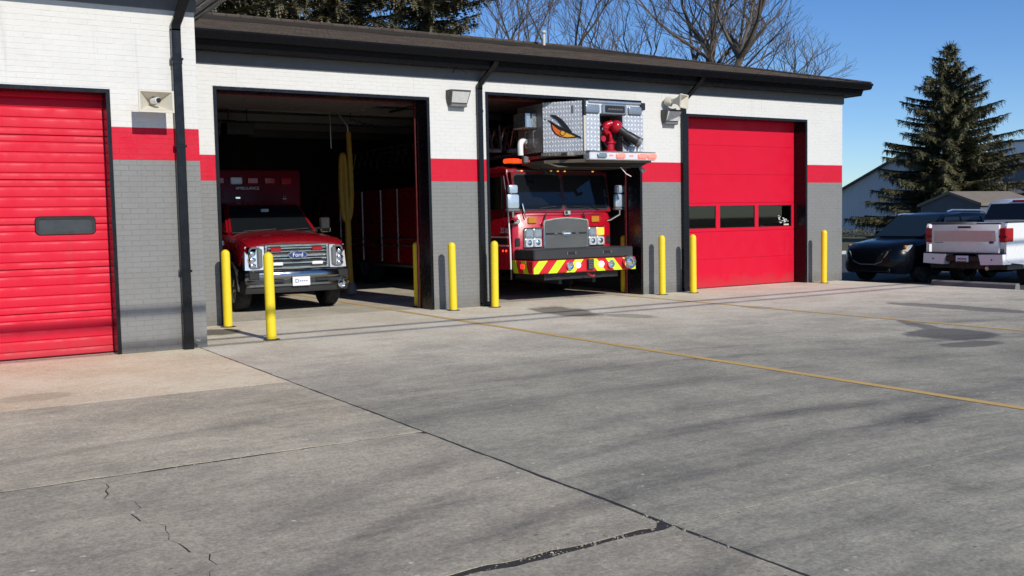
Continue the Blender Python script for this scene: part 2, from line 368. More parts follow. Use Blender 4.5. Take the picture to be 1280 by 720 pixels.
# concrete apron: bed of joint dirt and slabs with ragged edges
apron = bpy.data.objects.new('concrete_apron', None); COL.objects.link(apron); tag(apron, kind='structure')
B().box(-14, 18.95, -30, .36, -.4, -.0035).obj('joint_bed', JOINT, apron, 0)
def ragged(rect, gaps, amp, seed, step=.09):
    x0, x1, y0, y1 = rect; rnd = random.Random(seed); pts = []
    def side(p, q, nx, ny, g, a):
        L = math.hypot(q[0] - p[0], q[1] - p[1]); k = max(2, int(L / step)); w = 0
        for i in range(k):
            w = .75 * w + rnd.uniform(-1, 1) * a; t = i / k
            gg = g(p[0] + (q[0] - p[0]) * t, p[1] + (q[1] - p[1]) * t) if callable(g) else g
            o_ = gg / 2 + (abs(w) if i else 0)
            pts.append((p[0] + (q[0] - p[0]) * t + nx * o_, p[1] + (q[1] - p[1]) * t + ny * o_))
    side((x0, y0), (x1, y0), 0, 1, gaps[0], amp[0]); side((x1, y0), (x1, y1), -1, 0, gaps[1], amp[1])
    side((x1, y1), (x0, y1), 0, -1, gaps[2], amp[2]); side((x0, y1), (x0, y0), 1, 0, gaps[3], amp[3])
    return pts
def slab(pts, m, top=0.):
    b = B(); t = [(x, y, top) for x, y in pts]; d = [(x, y, -.14) for x, y in pts]
    b.loft([d, t]); o = b.obj('slab', m, apron, 0); return o
JX, Y1, Y2, Y3 = 3.36, -6.2, -9.19, -12.05
def gspall(x, y):    # the joint opens where it has spalled
    d = abs(x - 2.75); return .014 + .032 * max(0, 1 - d / .9)
def gy2(x, y): return .010 + .016 * math.exp(-((x - 1.2) / .9) ** 2)
def gcross(x, y): return .014 + .035 * max(0, 1 - abs(y + 12.0) / .35)
g = .012
slab(ragged((-14, JX, Y1, -2.47), (.006, g, .0, 0), (.003, .006, 0, 0), 1), CONCT)
slab(ragged((-14, JX, Y2, Y1), (gy2, g, .006, 0), (.011, .006, .003, 0), 2), CONC3)
# the next slab is cracked in two along a wandering line
rnd = random.Random(5); crack = []
for i in range(34):
    y = Y2 - .01 + (Y3 - Y2 + .02) * i / 33; crack.append((.97 + .30 * (i / 33) ** .8 + rnd.uniform(-.03, .03) + (.04 * math.sin(i * .9)), y))
L_ = ragged((-14, .5, Y3, Y2), (.018, 0, .018, 0), (.006, 0, .009, 0), 3); Rr = ragged((1.0, JX, Y3, Y2), (gspall, gcross, gy2, 0), (.020, .010, .009, 0), 4)
left = [p for p in L_ if p[0] < .55]; right = [p for p in Rr if p[0] > 1.0]
bl = [p for p in left if p[1] < (Y2 + Y3) / 2 and p[0] > -13.9]; tl = [p for p in left if p[1] > (Y2 + Y3) / 2 and p[0] > -13.9]
rl = random.Random(31)
slab([(-14, Y2 - .009), (-14, Y3 + .009)] + [(-8 + 8.9 * k / 120, Y3 + .007 + rl.uniform(0, .006)) for k in range(120)] + [(x - .004, y) for x, y in reversed(crack)] + [(.9 - 8.9 * k / 140, Y2 - .011 - rl.uniform(0, .010)) for k in range(140)], CONC2)
br_ = sorted(p for p in right if p[1] < Y3 + .15 and 1.34 < p[0] < JX - .06); tr_ = sorted((p for p in right if p[1] > Y2 - .06 and 1.04 < p[0] < JX - .06), reverse=True)
rs_ = sorted((p for p in right if p[0] >= JX - .06 and Y3 + .02 < p[1] < Y2 - .02), key=lambda p: p[1])
slab([(x + .003 + (.004 * math.sin(y * 9)), y) for x, y in crack] + br_ + rs_ + tr_, CONC2)
slab(ragged((-14, JX, -30, Y3), (0, gcross, gspall, 0), (0, .008, .020, 0), 6), CONC2)
slab(ragged((JX, 18.95, Y3, .34), (.006, 0, 0, g), (.002, 0, 0, .006), 7), CONC)
slab(ragged((JX, 18.95, -30, Y3), (0, 0, .006, g), (0, 0, .002, .006), 8), CONC)
# broken concrete crumbs where the joints cross
b = B(); rnd = random.Random(9)
for i in range(260):
    if i < 170: x = rnd.gauss(2.75, .42); y = Y3 + rnd.gauss(0, .05)
    elif i < 220: x = JX + rnd.gauss(-.02, .05); y = rnd.gauss(-12.0, .3)
    else: x = rnd.uniform(1.5, 3.3); y = Y2 + rnd.gauss(0, .02)
    r = rnd.uniform(.004, .014); p = [Vector((rnd.uniform(-1, 1), rnd.uniform(-1, 1), rnd.uniform(0, 1))) * r + Vector((x, y, -.006)) for _ in range(5)]
    for q in ((0, 1, 2), (0, 2, 3), (0, 3, 4), (1, 2, 4)): b.face([p[k] for k in q])
tag(b.obj('concrete_crumbs', CONC2, None, 0), 'broken bits of concrete in the open slab joint', 'rubble', kind='stuff')
# painted guide lines
def stripe(x, y0, y1, w):
    b = B(); k = 40; rnd = random.Random(int(x * 10)); pl = []; pr = []
    for i in range(k + 1):
        y = y0 + (y1 - y0) * i / k; pl.append((x - w / 2 + rnd.uniform(-.004, .004), y, .004)); pr.append((x + w / 2 + rnd.uniform(-.004, .004), y, .004))
    for i in range(k): b.face([pl[i], pr[i], pr[i + 1], pl[i + 1]])
    return struct(b, 'yellow_line', YLINE, 0)
stripe(7.647, -15.5, .3, .11); stripe(12.6, -14, .3, .11); stripe(7.647, .38, 9, .10)
b = B().box(3.46, 19.1, .365, 15, -.3, .0); struct(b, 'bay_floor', CONCF, 0)

# ================================================================== FIRE STATION
FS = thing('fire_station', 'white and grey painted brick fire station with red band and three wide engine bay doors', 'building', (0, 0, 0))
XE, WX, WY, WT = 19.12, 3.46, -2.735, .33
OP = [(4.42, 8.23, 3.785), (9.393, 13.057, 3.94), (14.27, 17.92, 3.73)]; WOP = (-1.28, 2.385, 3.30)
HM, HW = 4.134, 4.334
CH = .0677
ZB, ZC = 34 * CH, 40 * CH; WZB, WZC = 36 * CH, 42 * CH
def bandboxes(b, x0, x1, y0, y1, z0, z1, zb, zc):
    for lo, hi, mi in ((0, zb, 0), (zb, zc, 1), (zc, 99, 2)):
        a, c = max(z0, lo), min(z1, hi)
        if c - a > 1e-4:
            n0 = len(b.bm.faces); b.box(x0, x1, y0, y1, a, c); b.bm.faces.ensure_lookup_table()
            for f in b.bm.faces[n0:]: f.material_index = mi
JM = [GREYM, REDM, WHITEM]; BM_ = [GREYB, REDB, WHITE]
BF = .0026                     # bricks stand this far proud of the joint plane
wall = B()
xs = [WX] + [v for o in OP for v in o[:2]] + [XE]
for i in range(0, len(xs), 2): bandboxes(wall, xs[i], xs[i + 1], BF, WT, 0, HM + .3, ZB, ZC)
for o in OP: bandboxes(wall, o[0], o[1], BF, WT, o[2], HM + .3, ZB, ZC)
wallo = wall.obj('front_wall', JM, FS, 0)
ww = B()
bandboxes(ww, WOP[1], WX - BF, WY + BF, WY + WT, 0, HW + .3, WZB, WZC); bandboxes(ww, -4.5, WOP[0], WY + BF, WY + WT, 0, HW + .3, WZB, WZC)
bandboxes(ww, WOP[0], WOP[1], WY + BF, WY + WT, WOP[2], HW + .3, WZB, WZC)
bandboxes(ww, WX - WT, WX - BF, WY + WT, .0, 0, HW + .3, WZB, WZC)
wwo = ww.obj('wing_wall', JM, FS, 0)
# bricks
BL, JT = .2032, .0055
def brick_mesh(L, mi, seed):
    h = CH - JT; c = .0022; d = BF + .003
    me = bpy.data.meshes.new('brick'); rnd = random.Random(seed); q = lambda: rnd.uniform(-.0007, .0007)
    bk = [(-L / 2, d, -h / 2), (L / 2, d, -h / 2), (L / 2, d, h / 2), (-L / 2, d, h / 2)]
    md = [(x, c, z) for x, _, z in bk]; ft = [(x - math.copysign(c, x), q(), z - math.copysign(c, z)) for x, _, z in bk]
    fs = [(8, 9, 10, 11)] + [(i + 4, (i + 1) % 4 + 4, (i + 1) % 4 + 8, i + 8) for i in range(4)] + [(i, (i + 1) % 4, (i + 1) % 4 + 4, i + 4) for i in range(4)]
    me.from_pydata(bk + md + ft, [], fs); me.materials.append(BM_[mi]); return me
single = {(mi, k): brick_mesh(BL - JT, mi, mi * 10 + k) for mi in range(3) for k in range(3)}
allb = []     # (x, z, L, face 'main'|'wing'|'return', band)
def courses(x0, x1, z1, holes, face, zb, zc, off=0.):
    r = 0
    while (r + 1) * CH <= z1 + .001:
        z = (r + .5) * CH; mi = 0 if z < zb else 1 if z < zc else 2
        x = x0 - (BL / 2 if r % 2 else 0) + off
        while x < x1:
            segs = [(max(x, x0), min(x + BL, x1))]
            for (h0, h1, hz) in holes:
                if r * CH < hz - .02:
                    segs = [s_ for a, c in segs for s_ in ((a, min(c, h0)), (max(a, h1), c)) if s_[1] - s_[0] > .02]
            for a, c in segs:
                if c - a > .03: allb.append(((a + c) / 2, z, c - a - JT, face, mi))
            x += BL
        r += 1
courses(WX, XE, HM + .05, OP, 'main', ZB, ZC); courses(-1.9, WX, HW + .05, [WOP], 'wing', WZB, WZC); courses(WY + .1, -.0, HW + .05, [], 'return', WZB, WZC)
full = [q for q in allb if q[3] == 'wing' and abs(q[2] - (BL - JT)) < .001 and q[0] > .95]
full.sort(key=lambda q: (q[0]) ** 2 + (q[1] - 1.6) ** 2 * .5 - (4 if q[0] > 2.4 else 0))
pick = set(full[:298]); rnd = random.Random(11)
for q in full[:298]:
    me = single[(q[4], rnd.randrange(3))]
    o = link('brick', me, wwo, (q[0], WY + rnd.uniform(-.0007, .0007), q[1]), (rnd.uniform(-.012, .012), 0, rnd.uniform(-.006, .006)))
V, Fc, MI = [], [], []
for q in allb:
    if q in pick: continue
    L, h, c, d = q[2], CH - JT, .0022, BF + .003; j = rnd.uniform(-.0009, .0009); t1, t2 = rnd.uniform(-.0008, .0008), rnd.uniform(-.0008, .0008)
    bk = [(-L / 2, d, -h / 2), (L / 2, d, -h / 2), (L / 2, d, h / 2), (-L / 2, d, h / 2)]
    md = [(x, c + j, z) for x, _, z in bk]; ft = [(x - math.copysign(c, x), j + t1 * (x > 0) + t2 * (z > 0), z - math.copysign(c, z)) for x, _, z in bk]
    n0 = len(V)
    for x, y, z in bk + md + ft:
        if q[3] == 'main': V.append((q[0] + x, y, q[1] + z))
        elif q[3] == 'wing': V.append((q[0] + x, WY + y, q[1] + z))
        else: V.append((WX - y, q[0] + x, q[1] + z))
    for f in [(8, 9, 10, 11)] + [(i + 4, (i + 1) % 4 + 4, (i + 1) % 4 + 8, i + 8) for i in range(4)] + [(i, (i + 1) % 4, (i + 1) % 4 + 4, i + 4) for i in range(4)]:
        Fc.append(tuple(n0 + k for k in f)); MI.append(q[4])
me = bpy.data.meshes.new('brickwork'); me.from_pydata(V, [], Fc)
for m_ in BM_: me.materials.append(m_)
me.polygons.foreach_set('material_index', MI); me.update()
bo = link('brickwork', me, FS); bo['kind'] = 'stuff'

# frieze, soffit, gutter, roof of the bay hall
OV, ZS = .47, 4.425
ZF = 4.315
B().box(WX, XE + .03, -.025, WT, HM, ZF).obj('frieze_board', FRIEZE, FS)
B().box(XE, XE + .035, WT, 14.8, HM, ZF).obj('frieze_board', FRIEZE, FS)
B().box(XE - .33, XE, WT, 14.8, 0, ZS).obj('side_wall', GREYB, FS)
B().box(WX, XE + .29, -.29, 15.2, ZF, ZF + .02).obj('soffit', GUT, FS)
B().hexa([(WX, -.30, ZF - .01), (XE + .30, -.30, ZF - .01), (XE + .30, -.27, ZF - .01), (WX, -.27, ZF - .01), (WX, -OV + .1, ZS + .17), (XE + OV - .1, -OV + .1, ZS + .17), (XE + OV - .1, -OV + .14, ZS + .17), (WX, -OV + .14, ZS + .17)]).obj('fascia', GUT, FS)
B().hexa([(XE + .27, -.27, ZF - .01), (XE + .30, -.27, ZF - .01), (XE + .30, 15.2, ZF - .01), (XE + .27, 15.2, ZF - .01), (XE + OV - .135, -OV + .14, ZS + .168), (XE + OV - .1, -OV + .14, ZS + .168), (XE + OV - .1, 15.2, ZS + .168), (XE + OV - .135, 15.2, ZS + .168)]).obj('fascia', GUT, FS)
gp = [(0, 0), (-.07, 0), (-.095, .035), (-.098, .075), (-.118, .10), (-.118, .128), (-.105, .128), (-.105, .11), (-.08, .085), (-.08, .05), (-.06, .018), (0, .018)]
b = B(); g0 = -OV + .1
b.loft([[(x, g0 + u, ZS + .015 + v) for u, v in gp] for x in [WX] ] + [[(XE + OV - .1 - u, g0 + u, ZS + .015 + v) for u, v in gp]] + [[(XE + OV - .1 - u, 15.2, ZS + .015 + v) for u, v in gp]]); b.obj('gutter', GUT, FS, 50)
ZR = ZS + .15
ey = -OV + .02; rx1, ry, rz_ = 16.9, 7.0, 6.33
e0, e1 = (WX - 7, ey, ZR), (XE + OV - .02, ey, ZR)
rb = B(); rb.face([e0, e1, (rx1, ry, rz_), (WX - 7, ry, rz_)]); rb.face([e1, (e1[0], 15.2, ZR), (rx1, ry, rz_)]); rb.face([(e1[0], 15.2, ZR), (e0[0], 15.2, ZR), (e0[0], ry, rz_), (rx1, ry, rz_)])
roof = rb.obj('roof', SHING, FS, 0)
# real courses of shingles near the eave edge
sb = B(); nrm = Vector((0, -(rz_ - ZR), ry - ey)).normalized(); sl_ = (Vector((0, ry - ey, rz_ - ZR))).normalized(); rnd = random.Random(3)
n_c = int(math.hypot(ry - ey, rz_ - ZR) / .145)
for c in range(n_c):
    p0 = Vector((0, ey, ZR)) + sl_ * (c * .145 - .015); p1 = Vector((0, ey, ZR)) + sl_ * ((c + 1) * .145); t = (c + .5) / n_c
    xr = e1[0] + (rx1 - e1[0]) * t - .03; x = WX + .05 * (c % 2) - .6
    while x < xr:
        w = rnd.choice((.3, .45, .6, .9)); x2 = min(x + w, xr); th = nrm * rnd.uniform(.009, .016)
        A = [Vector((x, 0, 0)) + p0 + th, Vector((x2 - .004, 0, 0)) + p0 + th, Vector((x2 - .004, 0, 0)) + p1 + nrm * .004, Vector((x, 0, 0)) + p1 + nrm * .004]
        sb.face(A); sb.face([Vector((x, 0, 0)) + p0, Vector((x2 - .004, 0, 0)) + p0, A[1], A[0]]); x = x2
so_ = sb.obj('shingles', SHING, roof, 0); so_['kind'] = 'stuff'
b = B().tube([(WX - 7, ry, rz_ + .012), (rx1, ry, rz_ + .012)], .05, 6); b.obj('ridge_cap', SHING, roof)
b = B().tube([(rx1, ry, rz_ + .01), (e1[0], ey, ZR + .015)], .035, 6); b.obj('ridge_cap', SHING, roof)
b = B().lathe([(.04, 0), (.04, .33)], (15.15, 6.6, 6.2), n=14); b.lathe([(.02, .34), (.06, .36), (.07, .39), (.045, .43), (0.005, .445)], (15.15, 6.6, 6.2), n=14); b.obj('vent_pipe', BEIGE, FS)
# wing: frieze, soffit, eave, roof
SO2 = 4.575
B().box(-4.5, WX + .02, WY - .022, WY + .1, HW, SO2).obj('frieze_board', FRIEZE, FS)
B().box(WX - .05, WX + .022, WY + .1, 3, HW, SO2).obj('frieze_board', FRIEZE, FS)
B().box(-4.5, WX + OV - .1, WY - OV + .1, 3.0, SO2, SO2 + .02).obj('soffit', FRIEZE, FS)
B().box(WX + OV - .1, WX + OV - .06, WY - OV, 3.0, SO2 - .02, SO2 + .17).obj('fascia', FRIEZE, FS)
B().box(-4.5, WX + OV - .1, WY - OV + .06, WY - OV + .1, SO2 - .02, SO2 + .17).obj('fascia', GUT, FS)
for k, xx in enumerate((.10, .235)): B().box(WX + xx, WX + xx + .03, WY - OV + .11, 3.0, SO2 - .012, SO2 - .002).obj('soffit_trim', BLACK, FS)
b = B(); b.loft([[(WX + OV - .06 - u, y_, SO2 + .0 + v) for u, v in gp] for y_ in (WY - OV + .0, 3.0)]); b.obj('gutter', GUT, FS, 50)
b = B(); b.loft([[(x_, WY - OV + .06 + u, SO2 + .0 + v) for u, v in gp] for x_ in (-4.5, WX + OV - .1)]); b.obj('gutter', GUT, FS, 50)
b = B(); xr_ = WX + OV - .04; yf = WY - OV + .02; b.loft([[(-4.5, yf, SO2 + .14), (xr_, yf, SO2 + .14), (xr_, 3.2, SO2 + .14), (-4.5, 3.2, SO2 + .14)], [(-4.5, yf + .02, SO2 + .17), (xr_ - .02, yf + .02, SO2 + .17), (xr_ - .02, 3.2, SO2 + .17), (-4.5, 3.2, SO2 + .17)], [(-4.5, 1.5, SO2 + 1.0), (xr_ - 4, 1.5, SO2 + 1.0), (xr_ - 4, 3.1, SO2 + 1.0), (-4.5, 3.1, SO2 + 1.0)]]); b.obj('roof', SHING, FS, 0)

B().tube([(WX, -OV - .014, ZS + .148), (XE + OV, -OV - .014, ZS + .148)], .008, 6).obj('gutter_bead', BLACK, FS)
B().box(WX, XE + OV - .03, -OV + .012, -OV + .03, ZR - .004, ZR + .010).obj('drip_edge', DARKMETAL, FS)
# downspouts
def spout(x, ztop, kick, yw, gx, gz, w=.10, d=.075):
    b = B(); y1 = yw - .012; y0 = y1 - d
    b.box(x - w / 2, x + w / 2, y0, y1, .12, ztop, .008)
    b.box(x - w / 2 - .004, x + w / 2 + .004, y0 - .004, y1, ztop - .45, ztop - .40, .003)
    b.box(x - w / 2 - .006, x + w / 2 + .006, y0 - .006, y1, .0 if not kick else .06, .5, .01)
    r = lambda cx, cy, cz: [(cx - w / 2, cy - d / 2, cz), (cx + w / 2, cy - d / 2, cz), (cx + w / 2, cy + d / 2, cz), (cx - w / 2, cy + d / 2, cz)]
    yc = (y0 + y1) / 2
    b.loft([r(x, yc, ztop - .03), r(x, yc, ztop + .04), r(x + (gx - x) * .25, yc - .06, ztop + .13), r(x + (gx - x) * .9, yw - OV * .72, gz - .09), r(gx, yw - OV * .8, gz - .03), r(gx, yw - OV * .8, gz + .06)])
    if kick: b.loft([r(x, yc, .09), r(x, yc, .04), r(x + .05, yc - .03, .02), r(x + .16, yc - .05, .012)][:2]); b.box(x - w / 2, x + w / 2 + .10, y0 - .02, y1, .004, .085, .015)
    return b.obj('downspout', BLACK, FS)
spout(9.24, 4.0, True, -.0, 9.40, ZS + .02); spout(14.155, 3.93, True, -.0, 14.38, ZS + .02)
dsw = spout(3.20, 4.10, False, WY, 3.30, SO2 + .02, .115, .09)
for z in (1.0, 2.6, 3.7): B().box(3.20 - .075, 3.20 + .075, WY - .108, WY - .004, z, z + .03, .003).obj('strap', BLACK, dsw)
B().tube([(3.29, WY - .12, .13), (3.33, WY - .15, .12)], .02, 8).obj('spigot', ALU, dsw)

# door frames, doors
def frame(o, yw, name='door_frame', depth=.36, t=.05):
    x0, x1, z1 = o; b = B()
    b.box(x0 - .003, x0 + t, yw - .012, yw + depth, 0.004, z1 + .003); b.box(x1 - t, x1 + .003, yw - .012, yw + depth, 0.004, z1 + .003); b.box(x0 + t, x1 - t, yw - .012, yw + depth, z1 - t, z1 + .003)
    return b.obj(name, BLACK, FS)
for o in OP: frame(o, 0, depth=.42 if o is not OP[2] else .34)
frame(WOP, WY, depth=.25, t=.045)
REDSTRIP = mat("red_track_edge", (.42, .008, .025), .4)
TRACK = mat("dark_red_track", (.10, .003, .007), .5)
for o in OP[:2]:
    B().box(o[1] - .085, o[1] - .060, .425, .47, 0.01, o[2] - .02).obj('door_track', TRACK, FS)
    B().box(o[0] + .06, o[0] + .085, .425, .47, 0.01, o[2] - .02).obj('door_track', TRACK, FS)
    pr = B().box(o[0] + .06, o[1] - .06, .5, 3.4, o[2] + .06, o[2] + .10).obj('raised_door', mat('dull_door_back', (.10, .098, .095), .7, var=.2), FS)
    B().box(o[0] + .09, o[1] - .09, .43, .5, o[2] - .075, o[2] + .08, .01).obj('bottom_rail', TRACK, pr)
# bay 3 door: flush red sections, one with three windows
gd = B().box(OP[2][0] + .05, OP[2][1] - .05, .385, .40, .0, OP[2][2]).obj('garage_door', REDSTRIP, FS)
x0, x1 = OP[2][0] + .052, OP[2][1] - .052; zs = [.015, .635, 1.235, 1.865, 2.49, 3.12, 3.70]
for i in range(6):
    if i == 2: continue
    B().box(x0, x1, .335 + .0008 * (i % 2), .383, zs[i] + .0012, zs[i + 1] - .0012, .0025).obj('panel', DOORRED, gd)
wx = [x0, x0 + .19, 15.41, 15.53, 16.60, 16.71, 17.78, x1]
b = B(); zl, zh = 1.31, 1.80
b.box(x0, x1, .336, .383, zs[2] + .003, zl, .004); b.box(x0, x1, .336, .383, zh, zs[3] - .003, .004)
for a, c in ((x0, 14.40), (15.41, 15.53), (16.60, 16.71), (17.78, x1)): b.box(a, c, .3365, .3825, zl - .004, zh + .004)
b.obj('window_panel', DOORRED, gd)
def glassmat():
    n = N("window_glass"); b = n.b; out = n.t.nodes["Material Output"]
    tr = n.node("ShaderNodeBsdfTransparent"); tr.inputs[0].default_value = (.35, .4, .42, 1); gl = n.node("ShaderNodeBsdfGlossy"); gl.inputs[1].default_value = .02
    fr = n.node("ShaderNodeFresnel"); fr.inputs[0].default_value = 1.5; mx = n.node("ShaderNodeMixShader"); n.L(n.math('ADD', fr.outputs[0], .03), mx.inputs[0]); n.L(tr.outputs[0], mx.inputs[1]); n.L(gl.outputs[0], mx.inputs[2])
    n.L(mx.outputs[0], out.inputs[0]); return n.m
WGLASS = glassmat()
for a, c in ((14.40, 15.41), (15.53, 16.60), (16.71, 17.78)):
    w_ = B().box(a + .002, c - .002, .352, .360, zl + .002, zh - .002).obj('window_pane', WGLASS, gd)
    b = B()
    for (p, q, r_, s_) in ((a, c, zl, zl + .018), (a, c, zh - .018, zh), (a, a + .018, zl, zh), (c - .018, c, zl, zh)): b.box(p + .003, q - .003, .345, .3515, r_ + .003, s_ - .003)
    b.obj('window_gasket', BLACKP, gd)
b = B(); rnd = random.Random(21)     # worn white sticker low in the right-hand window
def blob(b, cx, cz, rx, rz, y, n=10, j=.25):
    b.face([(cx + rx * math.cos(2 * math.pi * k / n) * rnd.uniform(1 - j, 1 + j), y, cz + rz * math.sin(2 * math.pi * k / n) * rnd.uniform(1 - j, 1 + j)) for k in range(n)])
for k in range(15):
    blob(b, 17.36 + rnd.random() * .36, 1.40 + rnd.random() * .19 * (1 - .3 * (k % 2)), rnd.uniform(.010, .030), rnd.uniform(.008, .022), .3495 + k * .0001, 6, .5)
blob(b, 17.58, 1.452, .055, .04, .3492, 9, .3)
b.obj('sticker', mat('faded_white_print', (.5, .5, .47), .6, var=.3, vs=30), gd, 0)
B().box(17.54, 17.70, .349, .351, 1.335, 1.37).obj('sticker_label', BEIGE, gd)
B().box(17.585, 17.625, .3485, .3495, 1.44, 1.465).obj('sticker_spot', BLACKP, gd)
# wing door: ribbed red steel sections
gd2 = B().box(WOP[0] + .045, WOP[1] - .045, WY + .29, WY + .30, 0, WOP[2]).obj('garage_door', REDSTRIP, FS)
yd = WY + .25; sec = .545; z = .012
k = 0
while z < WOP[2] - .02:
    zt = min(z + sec, WOP[2] - .01); pts = [(yd + .045, z + .002), (yd + .006, z + .002)]
    ribs = [0, .085, .21, .335, .46, .545]
    prof = []
    for a, c in zip(ribs, ribs[1:]):
        if z + c > zt + .001: c = zt - z
        if c - a < .03: continue
        prof += [(yd + .012, z + a + .003), (yd + .000, z + a + .012), (yd + .0015, z + c - .035), (yd + .006, z + c - .014), (yd + .012, z + c - .003)]
    poly = [(yd + .04, z + .003)] + prof + [(yd + .04, zt - .003)]
    b = B(); b.prism(poly, 'x', WOP[0] + .047, WOP[1] - .047); p_ = b.obj('panel', DOORRED, gd2, 25)
    z += sec; k += 1
def roundrect(w, h, r, n=5, cx=0, cz=0):
    pts = []
    for sx, sz, a0 in ((1, 1, 0), (-1, 1, 90), (-1, -1, 180), (1, -1, 270)):
        for k in range(n + 1):
            a = R(a0 + 90 * k / n); pts.append((cx + sx * (w / 2 - r) + r * math.cos(a), cz + sz * (h / 2 - r) + r * math.sin(a)))
    return pts
cx, cz = 1.845, 1.632
for (dx) in (0, -1.95):
    b = B(); o_ = roundrect(.70, .235, .06, 5, cx + dx, cz); i_ = roundrect(.61, .15, .03, 5, cx + dx, cz)
    b.loft([[(x, yd - .002, z) for x, z in o_], [(x, yd - .018, z) for x, z in roundrect(.68, .215, .055, 5, cx + dx, cz)], [(x, yd - .016, z) for x, z in i_], [(x, yd - .004, z) for x, z in i_]], caps=False)
    wf = b.obj('window_frame', BLACKP, gd2)
    b = B(); b.prism(i_, 'y', yd - .008, yd - .003); b.obj('window_pane', mat("hazy_glass", (.05, .055, .06), .18, var=.4, vs=6), gd2)
# interior
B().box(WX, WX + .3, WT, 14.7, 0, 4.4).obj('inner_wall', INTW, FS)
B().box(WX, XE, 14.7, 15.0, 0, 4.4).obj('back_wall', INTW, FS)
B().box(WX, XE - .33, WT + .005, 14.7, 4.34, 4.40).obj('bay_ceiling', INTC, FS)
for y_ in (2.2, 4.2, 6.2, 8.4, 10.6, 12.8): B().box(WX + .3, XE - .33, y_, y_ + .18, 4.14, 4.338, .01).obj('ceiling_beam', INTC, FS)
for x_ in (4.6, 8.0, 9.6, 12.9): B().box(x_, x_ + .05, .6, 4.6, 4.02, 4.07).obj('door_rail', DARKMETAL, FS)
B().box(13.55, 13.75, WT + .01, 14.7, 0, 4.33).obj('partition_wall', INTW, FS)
h = thing('unit_heater', 'dark unit heater hung under the ceiling above the ambulance', 'heater', (6.36, 5.2, 3.48))
B().box(-.3, .3, -.2, .25, 0, .28, .02).obj('casing', DARKMETAL, h); b = B()
for k in range(6): b.box(-.27, .27, -.215, -.2, .03 + k * .04, .045 + k * .04)
b.obj('louvre', BLACKP, h); B().tube([(-.2, 0, .28), (-.2, 0, .86)], .012).tube([(.2, 0, .28), (.2, 0, .86)], .012).obj('hanger', DARKMETAL, h)
hs = thing('exhaust_hose', 'yellow exhaust hose hanging in loops from the ceiling beside the ambulance', 'hose', (8.45, 4.4, 0))
def arc(pts, n=8):
    out = []
    P = [Vector(p) for p in pts]
    for i in range(len(P) - 1):
        p0, p1, p2, p3 = P[max(i - 1, 0)], P[i], P[i + 1], P[min(i + 2, len(P) - 1)]
        for k in range(n):
            t = k / n; out.append(.5 * ((2 * p1) + (p2 - p0) * t + (2 * p0 - 5 * p1 + 4 * p2 - p3) * t * t + (3 * p1 - p0 - 3 * p2 + p3) * t ** 3))
    return out + [P[-1]]
def corr(pts, r):
    return [r * (1.07 if k % 2 else .95) for k in range(len(pts))]
pp = arc([(.07, 0, 3.55), (.09, 0, 3.0), (.10, 0, 2.2), (.05, 0, 1.75), (-.03, 0, 1.65), (-.10, 0, 1.8), (-.13, 0, 2.3), (-.11, 0, 2.95), (-.06, 0, 3.05), (-.03, 0, 2.8), (-.02, 0, 2.2), (0, 0, 1.62)], 10)
B().tube(pp, corr(pp, .058), 10).obj('hose_loop', HOSEY, hs)
pp = arc([(0, 0, 1.64), (.01, .02, 1.1), (.01, 0, .55), (.02, -.02, .28)], 14); B().tube(pp, corr(pp, .065), 10).obj('hose_tail', HOSEY, hs)
B().lathe([(.085, 0.01), (.12, .05), (.11, .16), (.075, .28)], (.03, -.02, 0), n=16).obj('nozzle', mat("grey_rubber", (.16, .16, .16), .6), hs)
B().tube([(.07, 0, 3.5), (.06, 0, 3.68), (-.16, .1, 4.02)], .022).tube([(-.45, .1, 4.06), (.5, .1, 4.06)], .03).obj('boom', STEEL, hs)
B().tube([(-.3, .1, 4.06), (-.29, .1, 3.2)], .012).obj('drop_pipe', STEEL, hs)
pp = [(9.2 + .25 * k / 6, 4.6, 3.72 + .1 * math.sin(k * 1.0) + .0 * k) for k in range(46)]
cs = thing('air_line', 'dark coiled air line slung under the bay ceiling', 'air hose', (9.0, 4.6, 3.7)); B().tube([(-.3 + .03 * k, .06 * math.cos(k * 1.3), .03 * math.sin(k * 1.3) - .12 * math.sin(math.pi * k / 60) + .12) for k in range(61)], .012, 6).obj('coil', DARKMETAL, cs)
B().tube([(-.3, .06, .12), (-.32, .06, .64)], .01, 6).tube([(1.5, .05, .12), (1.5, .05, .64)], .01, 6).obj('hanger', DARKMETAL, cs)

# ------------------------------------------------------------------ wall fittings
def wallpack(x, z, label):
    t = thing('wall_light', label, 'wall light', (x, 0, z), group='wall lights on the bay wall')
    b = B(); w0, w1 = .205, .165; yb, y1, y2 = 0.0, -.19, -.13
    b.loft([[(-w0, yb, .14), (w0, yb, .14), (w0 - .01, yb, -.10), (-w0 + .01, yb, -.10)], [(-w0, -.20, .135), (w0, -.20, .135), (w1, -.11, -.11), (-w1, -.11, -.11)]]); b.obj('housing', mat("bronze_housing", (.07, .066, .062), .5), t, 20)
    b = B(); b.hexa([(-w0 + .03, -.206, .10), (w0 - .03, -.206, .10), (w1 - .01, -.124, -.085), (-w1 + .01, -.124, -.085), (-w0 + .03, -.19, .10), (w0 - .03, -.19, .10), (w1 - .01, -.108, -.085), (-w1 + .01, -.108, -.085)]); b.obj('lens', mat("frosted_lens", (.62, .62, .58), .3, var=.15, vs=15), t)
    B().box(-w1, w1, -.12, -.0, -.16, -.108, .01).obj('base', GREYPL, t)
    return t
wallpack(8.78, 3.79, 'wall light alone between the two open bays, above the red band')
wallpack(13.78, 3.64, 'wall light under the beige horn speaker by the closed bay')
